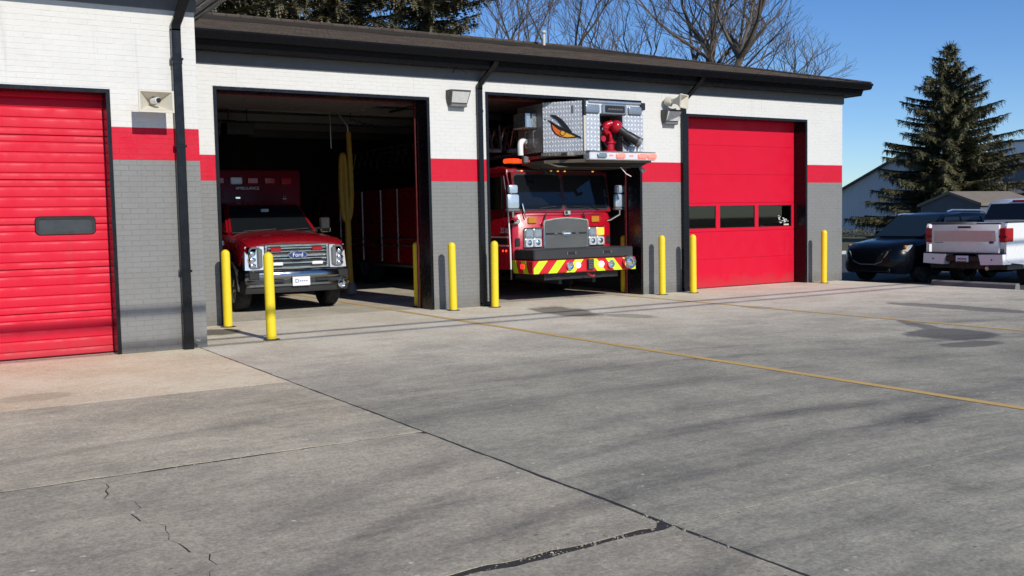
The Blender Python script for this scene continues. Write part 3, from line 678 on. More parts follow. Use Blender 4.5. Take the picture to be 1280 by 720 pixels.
def horn(x, y, z, rz, label, w=.40, h=.25, tilt=0):
    t = thing('horn_speaker', label, 'speaker', (x, y, z), rz, 'beige square horn speakers on the station wall'); t.rotation_euler = (tilt, 0, rz)
    r = lambda w_, h_, y_: [(-w_ / 2, y_, -h_ / 2), (w_ / 2, y_, -h_ / 2), (w_ / 2, y_, h_ / 2), (-w_ / 2, y_, h_ / 2)]
    b = B(); b.loft([r(.10, .09, .0), r(.12, .10, -.08), r(w * .62, h * .6, -.17), r(w, h, -.26), r(w + .02, h + .02, -.262), r(w + .02, h + .02, -.28), r(w - .02, h - .02, -.28), r(w * .45, h * .42, -.14), r(.06, .05, -.06)]); b.obj('horn', BEIGE, t, 20)
    B().lathe([(.075, 0), (.085, .02), (.085, .12), (.06, .15)], (0, 0, 0), 'y', 16).obj('driver', BEIGE, t)
    B().box(-.03, .03, .0, .10, -.10, -.05).obj('bracket', BEIGE, t)
    return t
horn(2.86, WY - .10, 3.135, 0, 'beige horn speaker on the left wing beside the ribbed red door')
horn(13.72, -.18, 3.94, R(24), 'beige horn speaker turned aside, above a wall light by the black downspout', .36, .26, R(4))
sc_ = thing('security_camera', 'small white bullet camera fixed in front of the wing horn speaker', 'camera', (2.86, WY - .30, 3.15), R(20))
B().lathe([(.034, 0), (.038, -.02), (.038, -.13)], (0, .06, 0), 'y', 14).obj('body', WHITEP, sc_); B().lathe([(.030, 0), (.030, -.012), (.012, -.014)], (0, -.071, 0), 'y', 14).obj('lens', BLACKP, sc_); B().tube([(0, .02, .03), (0, .09, .08), (0, .14, .06)], .012, 6).obj('bracket', DARKMETAL, sc_)
wr = thing('cable_hook', 'thin dark cable hook stuck out of the grey eave board', 'cable', (8.78, -.02, 4.25)); pp = [(-.06, 0, -.02), (-.05, -.05, .05), (.06, -.1, .04), (.16, -.12, -.03)]; B().tube(arc(pp, 4), .006, 5).obj('wire', BLACKP, wr)

# ------------------------------------------------------------------ bollards
def bollard(x, y, label, h=1.215, proto=[None]):
    if proto[0] is None:
        t = thing('bollard', label, 'bollard', (x, y, 0), 0, 'yellow bollards guarding the bay doors'); r = .068
        prof = [(r, .005), (r, h - .07)] + [(r * math.cos(R(a)) + .0, h - .07 + .07 * math.sin(R(a))) for a in (20, 40, 60, 80)] + [(.004, h)]
        B().lathe(prof, (0, 0, 0), n=28).obj('sleeve', YELLOW, t, 40); b = B(); rr_ = random.Random(2); b.loft([[(math.cos(2 * math.pi * k / 24) * (r + q_) * rr_.uniform(.97, 1.05 + q_ * 2), math.sin(2 * math.pi * k / 24) * (r + q_) * rr_.uniform(.97, 1.05 + q_ * 2), z_) for k in range(24)] for q_, z_ in ((.045, .0), (.03, .009), (.003, .012))]); b.obj('collar', JOINT, t)
        proto[0] = t; return t
    t = dup(proto[0], (x, y, 0), random.uniform(0, 6), label); t.scale = (1, 1, h / 1.215); t.rotation_euler = (random.uniform(-.010, .010), random.uniform(-.010, .010), t.rotation_euler[2]); return t
bollard(4.42, -.33, 'yellow bollard against the brick pier left of the ambulance')
bollard(4.40, -2.50, 'yellow bollard nearest the camera, standing out from the wall before the ambulance')
bollard(8.335, .86, 'half shaded yellow bollard inside the right jamb of the ambulance bay')
bollard(8.43, -.36, 'yellow bollard outside the pier, right of the ambulance bay')
bollard(9.30, -.35, 'yellow bollard in front of the black downspout left of the fire truck')
bollard(13.13, .72, 'half shaded yellow bollard behind the right end of the fire truck bumper')
bollard(13.30, -.32, 'yellow bollard on the grey pier between fire truck and closed red door')
bollard(14.05, -.42, 'yellow bollard before the left edge of the closed red door')
bollard(18.05, -.38, 'yellow bollard right of the closed red door near the building corner')

# ------------------------------------------------------------------ wheels
def wheel(x, y, r, w, parent, rim=RIM, side=1, rr=.62, n=30, name='wheel'):
    """axle along local x; side=+1 outer face to +x"""
    h = w / 2
    t = B().lathe([(r * rr, -h), (r * .90, -h), (r * .985, -h * .75), (r, -h * .4), (r, h * .4), (r * .985, h * .75), (r * .90, h), (r * rr, h)], (x, y, r), 'x', n, False).obj(name, RUBBER, parent)
    b = B(); s = side; b.lathe([(r * rr, s * h * .9), (r * (rr - .05), s * h * .95), (r * (rr - .07), s * h * .55), (r * .2, s * h * .75), (r * .17, s * h * .95), (.004, s * h * .98)], (x, y, r), 'x', n)
    for k in range(6):
        a = 2 * math.pi * k / 6; c_, s_ = math.cos(a), math.sin(a); b.tube([(x + s * h * .8, y + c_ * r * .17, r + s_ * r * .17), (x + s * h * .78, y + c_ * r * (rr - .04), r + s_ * r * (rr - .04))], r * .06, 5)
    b.obj('rim', rim, t); return t

# ================================================================== FIRE TRUCK (local: x across, y=0 bumper front, z up)
TX = 11.62
FT = thing('fire_truck', 'red ladder fire truck half out of its bay, silver basket with an eye above', 'fire truck', (TX, 0, 0))
def P(b, name, m, parent=FT, sm=35): return b.obj(name, m, parent, sm)
hw = 1.225
bmp = P(B().box(-1.25, 1.26, 0, .75, .535, .79, .02), 'bumper', CHEVRED)
P(B().box(-1.20, 1.22, .03, .74, .793, 1.005, .025), 'bumper_tray', mat("black_tray_cover", (.03, .03, .032), .55, bump=.2, bs=80), bmp)
per, wd, sh = .425, .205, .215
for sgn in (-1, 1):
    for k in range(4):
        a = .12 + k * per - .06
        if sgn < 0: q = [(-a - sh, .540), (-a - sh - wd, .540), (-a - wd, .785), (-a, .785)]
        else: q = [(a + sh, .540), (a + sh + wd, .540), (a + wd, .785), (a, .785)]
        lo = -1.245 if sgn < 0 else -1.3; hi = 1.255
        def clip(poly, xl, keep):
            out = []
            for i in range(len(poly)):
                p, q2 = poly[i], poly[(i + 1) % len(poly)]; ip, iq = keep(p[0]), keep(q2[0])
                if ip: out.append(p)
                if ip != iq: t = (xl - p[0]) / (q2[0] - p[0]); out.append((xl, p[1] + t * (q2[1] - p[1])))
            return out
        q = clip(q, -1.235, lambda x: x > -1.235); q = clip(q, 1.245, lambda x: x < 1.245) if q else q
        if len(q) > 2: P(B().prism(q, 'y', -.004, .002), 'chevron_stripe', LIME, bmp, 0)
for y0_ in (.16, .52): P(B().prism([(y0_, .54), (y0_ + .16, .54), (y0_ + .26, .785), (y0_ + .10, .785)], 'x', -1.254, -1.249), 'chevron_stripe', LIME, bmp, 0)
P(B().box(-1.275, -1.25, .30, .42, .63, .72, .01), 'side_marker', E_RED, bmp)
for x_, m_ in ((-.40, LENS), (.60, LENS)):
    P(B().lathe([(.075, 0), (.078, -.05), (.06, -.055), (.055, -.02), (.004, -.012)], (x_, .0, .665), 'y', 20), 'round_lamp', CHROME, bmp)
for x_ in (-.20, .37): P(B().lathe([(.055, 0), (.055, -.03), (.045, -.042), (.004, -.047)], (x_, 0, .675), 'y', 20), 'warning_lamp', E_WHT, bmp)
P(B().box(.02, .17, -.05, 0, .58, .78, .01), 'siren_speaker', BLACKP, bmp); b = B()
for k in range(5): b.box(.035, .155, -.056, -.05, .60 + k * .035, .615 + k * .035)
P(b, 'speaker_slats', GREYPL, bmp)
P(B().lathe([(.05, .02), (.12, -.02), (.135, -.10), (.13, -.13), (.105, -.13), (.10, -.10), (.075, -.09), (.07, -.12), (.045, -.13), (.02, -.14), (.004, -.145)], (1.03, 0, .69), 'y', 28), 'siren', CHROME, bmp)
for x_ in (-.33, .54):
    P(B().box(x_ - .09, x_ + .09, .012, .03, .90, .935, .004), 'latch', BLACKP, bmp)
    for d_ in (-.1, .1): P(B().box(x_ + d_ - .012, x_ + d_ + .012, .008, .03, .885, .95, .004), 'latch_tab', CHROME, bmp)
P(B().box(-.9, .9, .15, 1.2, .40, .53), 'chassis', BLACKP); P(B().box(-.45, -.38, .3, 3.2, .30, .6).box(.38, .45, .3, 3.2, .3, .6), 'frame_rail', BLACKP)
P(B().tube([(.05, .02, .50), (.05, -.06, .47), (.12, -.07, .44), (.18, -.03, .46)], .018, 6), 'tow_hook', REDSTRIP)
P(B().lathe([(.07, -.8), (.16, -.35), (.20, -.2), (.20, .2), (.16, .35), (.07, .8)], (0, 2.42, .53), 'x', 16), 'axle', BLACKP)
for s in (-1, 1): wheel(s * .98, 2.42, .53, .38, FT, ALU, s)
# cab
def ring(w, zb, zt, y, r=.16):
    return [(-w, y, zb), (w, y, zb), (w, y, zt - r), (w - r * .35, y, zt - r * .3), (w - r, y, zt), (-w + r, y, zt), (-w + r * .35, y, zt - r * .3), (-w, y, zt - r)]
b = B(); b.loft([ring(hw - .1, .62, 1.74, .74), ring(hw - .02, .60, 1.75, .79), ring(hw, .60, 1.75, .9), ring(hw, .60, 1.75, 1.85), ]); cabl = P(b, 'cab', TRUCKRED)
b = B(); b.loft([ring(hw, 1.05, 1.75, 1.86), ring(hw, 1.05, 1.75, 2.95)]); P(b, 'cab_side', TRUCKRED)
b = B(); b.loft([ring(hw, .60, 1.75, 2.98), ring(hw, .60, 1.75, 4.3)]); P(b, 'crew_cab', TRUCKRED)
b = B(); b.loft([ring(hw - .03, 1.70, 2.0, .80, .04), ring(hw - .03, 1.70, 2.30, .92, .04), ring(hw - .03, 1.70, 2.60, 1.02, .06), ring(hw - .03, 1.7, 2.68, 1.3), ring(hw - .03, 1.7, 2.68, 4.3)]); cabu = P(b, 'cab_roof', mat('shaded_truck_red', (.22, .004, .010), .3, var=.1, coat=.5))  # basket's shadow painted in as a darker copy of the truck red
# windshield follows the raked front: two big panes
def ws(x0, x1, zb, zt, name='windshield'):
    yb = lambda z: .80 + (z - 2.0) * .375 if z < 2.4 else .95 + (z - 2.4) * .327
    pts = [(x0, zb), (x1, zb), (x1, zt), (x0, zt)]
    b = B(); b.hexa([(x0, yb(zb) - .012, zb), (x1, yb(zb) - .012, zb), (x1, yb(zb) + .03, zb), (x0, yb(zb) + .03, zb), (x0, yb(zt) - .012, zt), (x1, yb(zt) - .012, zt), (x1, yb(zt) + .03, zt), (x0, yb(zt) + .03, zt)])
    return P(b, name, GLASS)
P(B().hexa([(-hw + .05, .715, 1.72), (hw - .05, .715, 1.72), (hw - .05, .80, 1.72), (-hw + .05, .80, 1.72), (-hw + .05, .86, 2.53), (hw - .05, .86, 2.53), (hw - .05, 1.04, 2.53), (-hw + .05, 1.04, 2.53)]), 'windshield_frame', mat('shaded_truck_red', (.22, .004, .010), .3, var=.1, coat=.5))  # frame carries the same painted shade from the basket above
for a, c in ((-1.13, -.035), (.035, 1.13)):
    b = B(); o_ = roundrect(c - a, .68, .08, 4, (a + c) / 2, 2.13); f_ = lambda z: .715 + (z - 1.72) * (.145 / .81)
    b.loft([[(x, f_(z) - .006, z) for x, z in o_], [(x, f_(z) + .05, z) for x, z in o_]]); P(b, 'windshield', GLASS)
    b = B(); i_ = roundrect(c - a + .05, .73, .10, 4, (a + c) / 2, 2.13); b.loft([[(x, f_(z) + .004, z) for x, z in i_], [(x, f_(z) - .010, z) for x, z in i_], [(x, f_(z) - .010, z) for x, z in o_], [(x, f_(z) + .004, z) for x, z in o_]], caps=False); P(b, 'window_seal', BLACKP)
for s in (-1, 1): P(B().box(s * hw - .012 if s > 0 else -hw - .002 + .0, s * hw + .002 if s > 0 else -hw + .04, 1.15, 2.1, 1.80, 2.45, .004), 'side_window', GLASS)
P(B().box(-1.0, 1.0, .93, .96, 2.535, 2.575, .01), 'marker_bar', GREYPL)
for x_ in (-.88, -.17, 0, .17, .88): P(B().box(x_ - .022, x_ + .022, .915, .93, 2.545, 2.567, .005), 'marker_light', E_AMB)
# front face of the cab
gx = .0; b = B(); gp_ = [(-.52, .97), (.52, .97), (.53, 1.50), (.51, 1.545), (.25, 1.58), (0, 1.595), (-.25, 1.58), (-.51, 1.545), (-.53, 1.50)]
b.prism(gp_, 'y', .66, .742); gr_ = P(b, 'grille', GRILLE)
b = B(); ou = [(x * 1.045, .955 if z < 1 else z + .022) for x, z in gp_]; b.loft([[(x, .742, z) for x, z in ou], [(x, .65, z) for x, z in ou], [(x, .65, z) for x, z in gp_], [(x, .668, z) for x, z in gp_]], caps=False); P(b, 'grille_surround', CHROME, gr_)
P(B().box(-.50, .50, .648, .66, 1.275, 1.31, .003), 'grille_bar', BLACKP, gr_)
b = B(); b.prism([(.12 * math.cos(2 * math.pi * k / 24), 1.292 + .058 * math.sin(2 * math.pi * k / 24)) for k in range(24)], 'y', .632, .65); P(b, 'badge', CHROME, gr_)
b = B(); b.prism([(.105 * math.cos(2 * math.pi * k / 24), 1.292 + .045 * math.sin(2 * math.pi * k / 24)) for k in range(24)], 'y', .628, .633); P(b, 'badge_face', mat("blue_grey_badge", (.05, .10, .14), .3), gr_)
b = B()
for x_, w_ in ((-.06, .05), (0, .06), (.055, .045)): b.box(x_ - w_ / 2, x_ + w_ / 2, .624, .628, 1.28, 1.305)
P(b, 'badge_script', WHITEP, gr_)
P(B().box(-.30, -.22, .640, .648, 1.282, 1.302).box(.22, .30, .64, .648, 1.282, 1.302), 'grille_stud', CHROME, gr_)
for s in (-1, 1):
    cx = s * .78; hb = P(B().box(cx - .215, cx + .215, .685, .735, 1.02, 1.42, .02), 'headlight_bezel', CHROME)
    for i, (dx, dz) in enumerate(((-.1, .095), (.1, .095), (-.1, -.095), (.1, -.095))):
        lit = (s > 0 and i == 1)
        P(B().box(cx + dx - .088, cx + dx + .088, .664, .69, 1.22 + dz - .082, 1.22 + dz + .082, .02), 'headlight', E_AMB if lit else LENS if dz < 0 else ALU, hb)
        if dz < 0: P(B().ball((cx + dx, .668, 1.22 + dz), .058, (1, .3, 1), 6), 'headlight_bowl', CHROME, hb)
    for sx_ in (-.205, .205):
        for sz_ in (1.03, 1.41): P(B().ball((cx + sx_, .683, sz_), .012, n=4), 'bolt', CHROME, hb)
    P(B().box(cx - .10, cx + .10, .705, .735, 1.505, 1.63, .012), 'turn_signal', AMBER)
    P(B().tube([(s * .55, .715, 1.47), (s * .50, .70, 1.58), (s * .46, .69, 1.70)], [.03, .022, .012], 6), 'wiper_arm', BLACKP)
    P(B().tube([(s * .62, .70, 1.80), (s * .2, .72, 1.84)], .012, 5), 'wiper_blade', BLACKP)
P(B().box(-.02, .13, .67, .735, 1.66, 1.76, .012), 'front_camera', CHROME); P(B().box(-.005, .05, .665, .672, 1.68, 1.74), 'camera_lens', BLACKP)
# mirrors
for s, x_, y_ in ((-1, -1.40, .40), (1, 1.32, .55)):
    mi_ = P(B().box(x_ - .135, x_ + .135, y_, y_ + .10, 1.80, 2.08, .04, 2), 'mirror', MIRB); P(B().box(x_ - .10, x_ + .10, y_ - .01, y_ + .11, 2.095, 2.26, .035, 2), 'convex_mirror', MIRB, mi_)
    P(B().box(x_ - .14, x_ + .14, y_ - .005, y_ + .105, 1.745, 1.80, .015), 'mirror_base', GREYPL, mi_)
    P(B().tube([(x_, y_ + .05, 1.76), (x_, y_ + .05, 1.66), (s * 1.17, .72, 1.55), (s * 1.1, .75, 1.54)], .034, 8), 'mirror_arm', CHROME, mi_)
P(B().box(-1.245, -1.10, .66, .80, 1.50, 1.60, .015), 'corner_lamp', CHROME)
P(B().tube([(-1.02, .70, 1.90), (-.98, .68, 1.70), (-.95, .68, 1.62)], .018, 6), 'grab_handle', CHROME)
# left side of the cab: number, black stripe, door seams
LS = (R(90), 0, R(-90))
text('2518', .15, (-hw - .006, 1.06, 1.37), LS, WHITEP, FT, 'unit_number', .002)
P(B().box(-hw - .005, -hw + .01, .95, 2.9, 1.10, 1.22), 'side_stripe', BLACKP); P(B().box(-hw - .006, -hw + .01, .92, 2.9, 1.23, 1.255).box(-hw - .006, -hw + .01, .92, 2.9, 1.06, 1.085), 'side_pinstripe', WHITEP)
for y_ in (1.0, 1.12): P(B().ball((-hw - .004, y_, .97), .022, n=5), 'clearance_light', E_ORG)
P(B().lathe([(.045, 0), (.045, -.012), (.004, -.02)], (-hw, 1.9, 1.75), 'x', 14), 'reflector', REDLENS)
for y_ in (1.08, 2.16, 3.0): P(B().box(-hw - .003, -hw + .002, y_ - .006, y_ + .006, .66, 1.72), 'door_seam', BLACKP)
P(B().tube([(-hw - .05, 2.3, 1.0), (-hw - .06, 2.3, 1.7)], .018, 6), 'door_rail', CHROME)
P(B().box(-.95, .95, .735, .743, 1.655, 1.668), 'panel_seam', BLACKP)
for s in (-1, 1): P(B().box(s * 1.12 - .05, s * 1.12 + .05, .725, .742, 1.06, 1.22, .01), 'corner_vent', BLACKP)
# corner marker rod
P(B().tube([(-1.36, .62, .62), (-1.365, .62, 1.05)], .016, 8), 'marker_rod_base', WHITEP); P(B().tube([(-1.365, .62, 1.05), (-1.40, .62, 1.78)], .014, 8), 'marker_rod', WHITEP); P(B().tube([(-1.40, .62, 1.78), (-1.49, .62, 2.44)], .009, 6), 'marker_whip', GREYPL); P(B().tube([(-1.36, .62, .42), (-1.36, .62, .62)], .02, 8), 'marker_foot', BLACKP)
# light bar on the roof corner
lb = P(B().box(-1.08, -.54, 1.10, 1.34, 2.69, 2.72, .01), 'light_bar', BLACKP)
P(B().box(-1.07, -.78, 1.09, 1.33, 2.72, 2.81, .025), 'beacon', E_ORG, lb); P(B().box(-.76, -.55, 1.10, 1.33, 2.72, 2.80, .025), 'beacon', E_RED, lb)
# body behind the cab, seen through the ambulance bay
body = P(B().box(-hw, hw, 4.35, 11.6, .55, 2.42, .03), 'body', mat('shaded_truck_red', (.22, .004, .010), .3, var=.1, coat=.5))  # shade inside the bay put into the colour, darker than the cab red
for y_ in (4.8, 6.0, 6.95, 8.1, 9.6): P(B().box(-hw - .015, -hw + .01, y_ - .02, y_ + .02, .62, 2.38), 'door_edge', ALU, body)
P(B().box(-hw - .02, -hw + .01, 4.4, 11.5, 1.00, 1.04).box(-hw - .02, -hw + .01, 4.4, 11.5, 1.16, 1.19), 'rub_rail', ALU, body)
P(B().box(-hw - .03, hw + .03, 4.35, 11.6, .50, .56), 'running_board', ALU, body)
for y_ in (8.2, 9.5):
    for s in (-1, 1): wheel(s * .98, y_, .53, .38, FT, ALU, s)
# ladder over the cab
lad = P(B().box(-.42, -.36, .9, 10.5, 2.98, 3.08).box(.36, .42, .9, 10.5, 2.98, 3.08), 'ladder_rail', STEEL)
P(B().tube([(-.39, .9, 3.55), (-.39, 10.5, 3.55)], .03, 6).tube([(.39, .9, 3.55), (.39, 10.5, 3.55)], .03, 6), 'ladder_handrail', STEEL, lad)
for s in (-1, 1): P(B().tube([(s * .39, .95 + k * .2, 3.08 if k % 2 == 0 else 3.54) for k in range(49)], .017, 5), 'ladder_lattice', STEEL, lad)
for k in range(16): P(B().tube([(-.38, 1.0 + k * .35, 3.05), (.38, 1.0 + k * .35, 3.05)], .017, 6), 'rung', ALU, lad)
P(B().box(-1.0, -.5, 2.3, 3.6, 3.02, 3.10).tube([(-.95, 1.9, 3.05), (-.93, 2.1, 3.5)], .03, 6).tube([(-.75, 1.9, 3.05), (-.73, 2.0, 3.55)], .03, 6).tube([(-.85, 1.6, 3.02), (-.55, 1.9, 3.45)], .025, 6).tube([(-.62, 1.4, 3.05), (-.42, 1.2, 3.42)], .02, 6), 'hydraulic_arm', STEEL, lad)
# ---- platform basket
BK = P(B().box(-.62, 1.2, -.30, 1.15, 2.78, 2.86, .01), 'basket_floor', TREADD)
bx0, bx1 = -.29, 1.17      # front face
zb_, zt_ = 2.87, 3.83
pl = [(bx0, -.38), (bx1, -.38), (1.34, -.12), (1.34, 1.15), (-.80, 1.15), (-.80, .26)]
P(B().prism([(bx0 - .01, -.38), (-.80, .25), (-.775, .27), (bx0 + .02, -.355)], 'z', zb_, zt_), 'chamfer_panel', TREAD, BK)
P(B().prism([(-.80, .27), (-.80, 1.15), (-.77, 1.15), (-.77, .28)], 'z', zb_ + .02, zt_ - .01), 'side_panel', TREADD, BK)  # darker plate puts the shade of this side into its colour
P(B().prism([(bx1, -.38), (1.34, -.12), (1.34, 1.15), (1.31, 1.15), (1.31, -.10), (bx1 - .01, -.355)], 'z', zb_, zt_ - .02), 'right_panel', TREAD, BK)
# front face with a dark niche for the water cannon
for (a, c, d, e) in ((bx0, .10, zb_, 3.60), (.66, bx1, zb_, 3.60)): P(B().box(a, c, -.38, -.355, d, e), 'front_panel', TREAD, BK)
P(B().box(bx0, bx1, -.383, -.355, 3.603, zt_), 'head_panel', mat('bright_aluminium', (.72, .73, .74), .35, .2, var=.08), BK)
P(B().box(.10, .66, .02, .05, zb_, 3.6), 'niche_back', BLACKP, BK); P(B().box(.08, .10, -.352, .02, zb_, 3.6).box(.66, .68, -.352, .02, zb_, 3.6).box(.10, .66, -.352, .02, 3.58, 3.6), 'niche_wall', TREADD, BK)
P(B().hexa([(-.27, -.40, zb_ + .02), (.05, -.40, zb_ + .02), (.05, -.384, zb_ + .02), (-.27, -.384, zb_ + .02), (-.27, -.40, 3.5), (-.18, -.40, 3.5), (-.18, -.384, 3.5), (-.27, -.384, 3.5)]), 'brace_plate', TREAD, BK)
P(B().box(bx0 + .12, bx1 - .06, -.42, -.37, 3.80, 3.85, .012), 'top_rail', ALU, BK); P(B().box(bx0 - .02, bx0 + .04, -.43, -.37, 3.55, 3.86, .01), 'corner_post', BLACKP, BK); P(B().box(bx0 - .015, bx0 + .025, -.42, -.38, zb_, 3.55, .006), 'corner_trim', mat("cream_trim", (.62, .55, .42), .4), BK)
P(B().box(bx1 - .08, bx1 + .03, -.43, -.37, 3.70, 3.84, .01), 'corner_post', BLACKP, BK)
for x_ in (-.09, .95): lp = P(B().box(x_ - .17, x_ + .17, -.43, -.38, 3.60, 3.76, .03, 2), 'flood_light', BLUEGREY, BK)
sg = P(B().box(.14, .74, -.425, -.38, 3.59, 3.78, .015), 'sign_box', BLUEGREY, BK); P(B().box(.20, .68, -.432, -.42, 3.62, 3.755, .01), 'sign_face', BLACKP, BK)
b = B()
for k in range(9): b.box(.275 + k * .04, .30 + k * .04, -.436, -.431, 3.67, 3.70)
P(b, 'sign_print', GREYPL, BK)
# step with lamps
stp = P(B().box(bx0 - .02, bx1 + .14, -.62, -.38, 2.69, 2.85, .015), 'basket_step', ALU, BK) if False else B().box(bx0 - .02, bx1 + .14, -.60, -.385, 2.70, 2.845, .015).obj('basket_step', MATS['bright_aluminium'], FT)
P(B().box(bx0 - .02, bx1 + .14, -.60, -.385, 2.846, 2.862), 'tread_strip', TREADD, stp)
for x_, m_ in ((-.03, BLUEGREY), (.42, E_PINK), (.98 - .02, E_PINK), (1.24 - .04, E_PINK)): P(B().box(x_ - .11, x_ + .11, -.64, -.60, 2.735, 2.825, .025, 2), 'step_lamp', m_, stp)
for x_ in (.2, .69, 1.08): P(B().box(x_ - .05, x_ + .05, -.615, -.60, 2.77, 2.80, .008), 'step_marker', E_PINK, stp)
P(B().prism([(bx0, -.37), (bx0 + .03, -.55), (-.82, .16), (-.84, .26)], 'z', 2.80, 2.868), 'chamfer_step', TREADD, stp)
P(B().prism([(bx0 + .02, -.52), (-.82, .2), (-.82, 1.0), (1.25, 1.0), (1.25, -.52)], 'z', 2.66, 2.72), 'under_frame', mat("brown_grime_metal", (.16, .13, .10), .6, .4), stp)
b = B(); b.hexa([(-.7, -.1, 2.58), (1.1, -.35, 2.58), (1.1, .8, 2.58), (-.7, .8, 2.58), (-.78, .15, 2.66), (1.2, -.5, 2.66), (1.2, .95, 2.66), (-.78, .95, 2.66)]); P(b, 'under_tray', mat("grime_metal", (.11, .095, .08), .6, .4), stp)
P(B().box(-.92, -.80, .75, .87, 2.7, 2.84, .02), 'under_lamp', GREYPL, stp); P(B().tube([(-.72, .5, 2.66), (-.62, .45, 2.5), (-.4, .45, 2.48)], .04, 6), 'under_hook', BLACKP, stp)
P(B().tube([(.66, -.3, 2.58), (.78, -.32, 2.45), (.92, -.3, 2.40)], .01, 5), 'loose_cable', WHITEP, stp); P(B().tube([(1.15, -.3, 2.62), (1.2, -.3, 2.50), (1.3, -.25, 2.52)], .04, 6), 'under_bracket', GREYPL, stp)
# water cannon
mon = P(B().lathe([(.13, 0), (.13, .03), (.09, .05), (.085, .16), (.11, .17), (.11, .21), (.085, .22)], (.43, -.26, zb_), 'z', 20), 'water_cannon', TRUCKRED)
pp = arc([(.43, -.26, 3.06), (.39, -.27, 3.20), (.30, -.29, 3.28), (.30, -.31, 3.38), (.42, -.34, 3.42)], 6); P(B().tube(pp, .068, 12), 'elbow', TRUCKRED, mon)
for q_ in ((.43, -.26, 3.10), (.36, -.28, 3.24), (.30, -.30, 3.33)): P(B().ball(q_, .083, (1, 1, .5), 7), 'flange', TRUCKRED, mon)
P(B().ball((.50, -.38, 3.36), .125, n=9), 'swivel', TRUCKRED, mon); P(B().lathe([(.09, 0), (.10, .01), (.10, .05), (.06, .06)], (.33, -.30, 3.16), 'x', 14), 'gear_housing', TRUCKRED, mon)
P(B().tube([(.54, -.42, 3.31), (.66, -.48, 3.21), (.70, -.50, 3.18), (.86, -.58, 3.07)], [.085, .075, .09, .095], 14), 'nozzle', BLACKP, mon); P(B().tube([(.86, -.58, 3.07), (.92, -.61, 3.03)], [.105, .105], 14), 'nozzle_tip', GREYPL, mon); P(B().tube([(.62, -.40, 3.12), (.76, -.46, 3.00)], .045, 10), 'motor', BLACKP, mon)
P(B().box(.12, .27, -.24, -.10, zb_, 3.05, .02), 'control_box', BLACKP, mon); P(B().tube(arc([(.16, -.2, 3.5), (.14, -.3, 3.3), (.2, -.32, 3.1), (.34, -.3, 2.95)], 6), .02, 6), 'hose', BLACKP, mon); P(B().tube(arc([(.60, -.1, 3.5), (.62, -.25, 3.35), (.56, -.3, 3.1), (.5, -.25, 2.95)], 6), .018, 6), 'hose', BLACKP, mon)
P(B().lathe([(.06, 0), (.06, -.05)], (.19, -.33, 3.12), 'y', 12), 'hand_wheel', REDSTRIP, mon); P(B().tube([(.78, -.39, zb_), (.80, -.41, 2.98), (.92, -.41, 3.0)], .015, 6), 'lever', CHROME, mon); P(B().tube([(1.0, -.39, zb_), (1.02, -.41, 3.06)], .014, 6), 'lever', CHROME, mon)
rnd = random.Random(4)
for k in range(9): P(B().ball((.14 + .10 * rnd.random(), -.30 + .1 * rnd.random(), 3.0 + .52 * rnd.random()), .03, n=4), 'fitting', CHROME, mon)
# tool box and discharge pipe on the dark side of the basket
tb = P(B().box(-1.06, -.80, .45, .92, 3.36, 3.66, .02), 'tool_box', ALU, BK); P(B().box(-.95, -.93, .43, .45, 3.55, 3.66), 'hasp', BLACKP, BK)
pp = arc([(-.82, .85, 3.13), (-.92, .8, 3.14), (-1.0, .76, 3.06), (-1.0, .76, 2.85)], 6); P(B().tube(pp, .06, 12), 'discharge_pipe', WHITEP, BK)
for k in range(2): P(B().tube([(-.815, .5 + .3 * k, 3.0), (-.86, .5 + .3 * k, 3.02), (-.86, .5 + .3 * k, 3.30), (-.815, .5 + .3 * k, 3.32)], .014, 6), 'basket_handle', ALU, BK)
P(B().tube([(1.36, -.1, 2.9), (1.38, -.1, 3.7)], .02, 6), 'corner_pole', ALU, BK)
# painted eye on the chamfer panel (flat print)
ca = Vector((bx0 - .01, -.38, 0)); cb_ = Vector((-.80, .25, 0)); L = (cb_ - ca).length; du = (ca - cb_) / L; nn = Vector((-du.y, du.x, 0)); nn = nn if nn.y < 0 else -nn
def eye(poly, m, off, name):
    b = B(); q = [cb_ + du * (u * L) + Vector((0, 0, zb_ + v * (zt_ - zb_))) + nn * off for u, v in poly]; q2 = [p - nn * .002 for p in q]
    b.loft([q2, q]); P(b, name, m, BK, 0)
OR2 = mat("yellow_orange_print", (.85, .42, .03), .4, var=.1)
eye([(.19, .615), (.30, .525), (.45, .45), (.60, .375), (.78, .315), (.90, .285), (.80, .27), (.60, .268), (.42, .30), (.30, .36), (.22, .46)], BLACKP, .003, 'eye_outline')
eye([(.23, .56), (.36, .475), (.52, .40), (.70, .335), (.80, .30), (.62, .285), (.45, .315), (.33, .375), (.26, .46)], ORANGE, .006, 'eye_iris')
eye([(.50, .41), (.70, .34), (.82, .297), (.62, .29), (.50, .31)], OR2, .008, 'eye_highlight')
eye([(.50 + .075 * math.cos(2 * math.pi * k / 14), .385 + .06 * math.sin(2 * math.pi * k / 14)) for k in range(14)], BLACKP, .010, 'pupil_ring')
eye([(.50 + .055 * math.cos(2 * math.pi * k / 14), .382 + .045 * math.sin(2 * math.pi * k / 14)) for k in range(14)], OR2, .012, 'pupil')
eye([(.12, .66), (.18, .645), (.40, .525), (.66, .41), (.94, .29), (.97, .245), (.70, .345), (.40, .46)], BLACKP, .014, 'eyelid')
eye([(.18, .755), (.33, .74), (.49, .65), (.62, .52), (.74, .385), (.62, .385), (.48, .52), (.38, .62), (.28, .685)], BLACKP, .014, 'eyebrow')
P(B().box(-.44, -.36, -.24, -.18, 3.60, 3.75, .01), 'edge_grip', GREYPL, BK); P(B().box(-.78, -.70, .2, .26, 3.5, 3.52), 'edge_clip', BLACKP, BK)

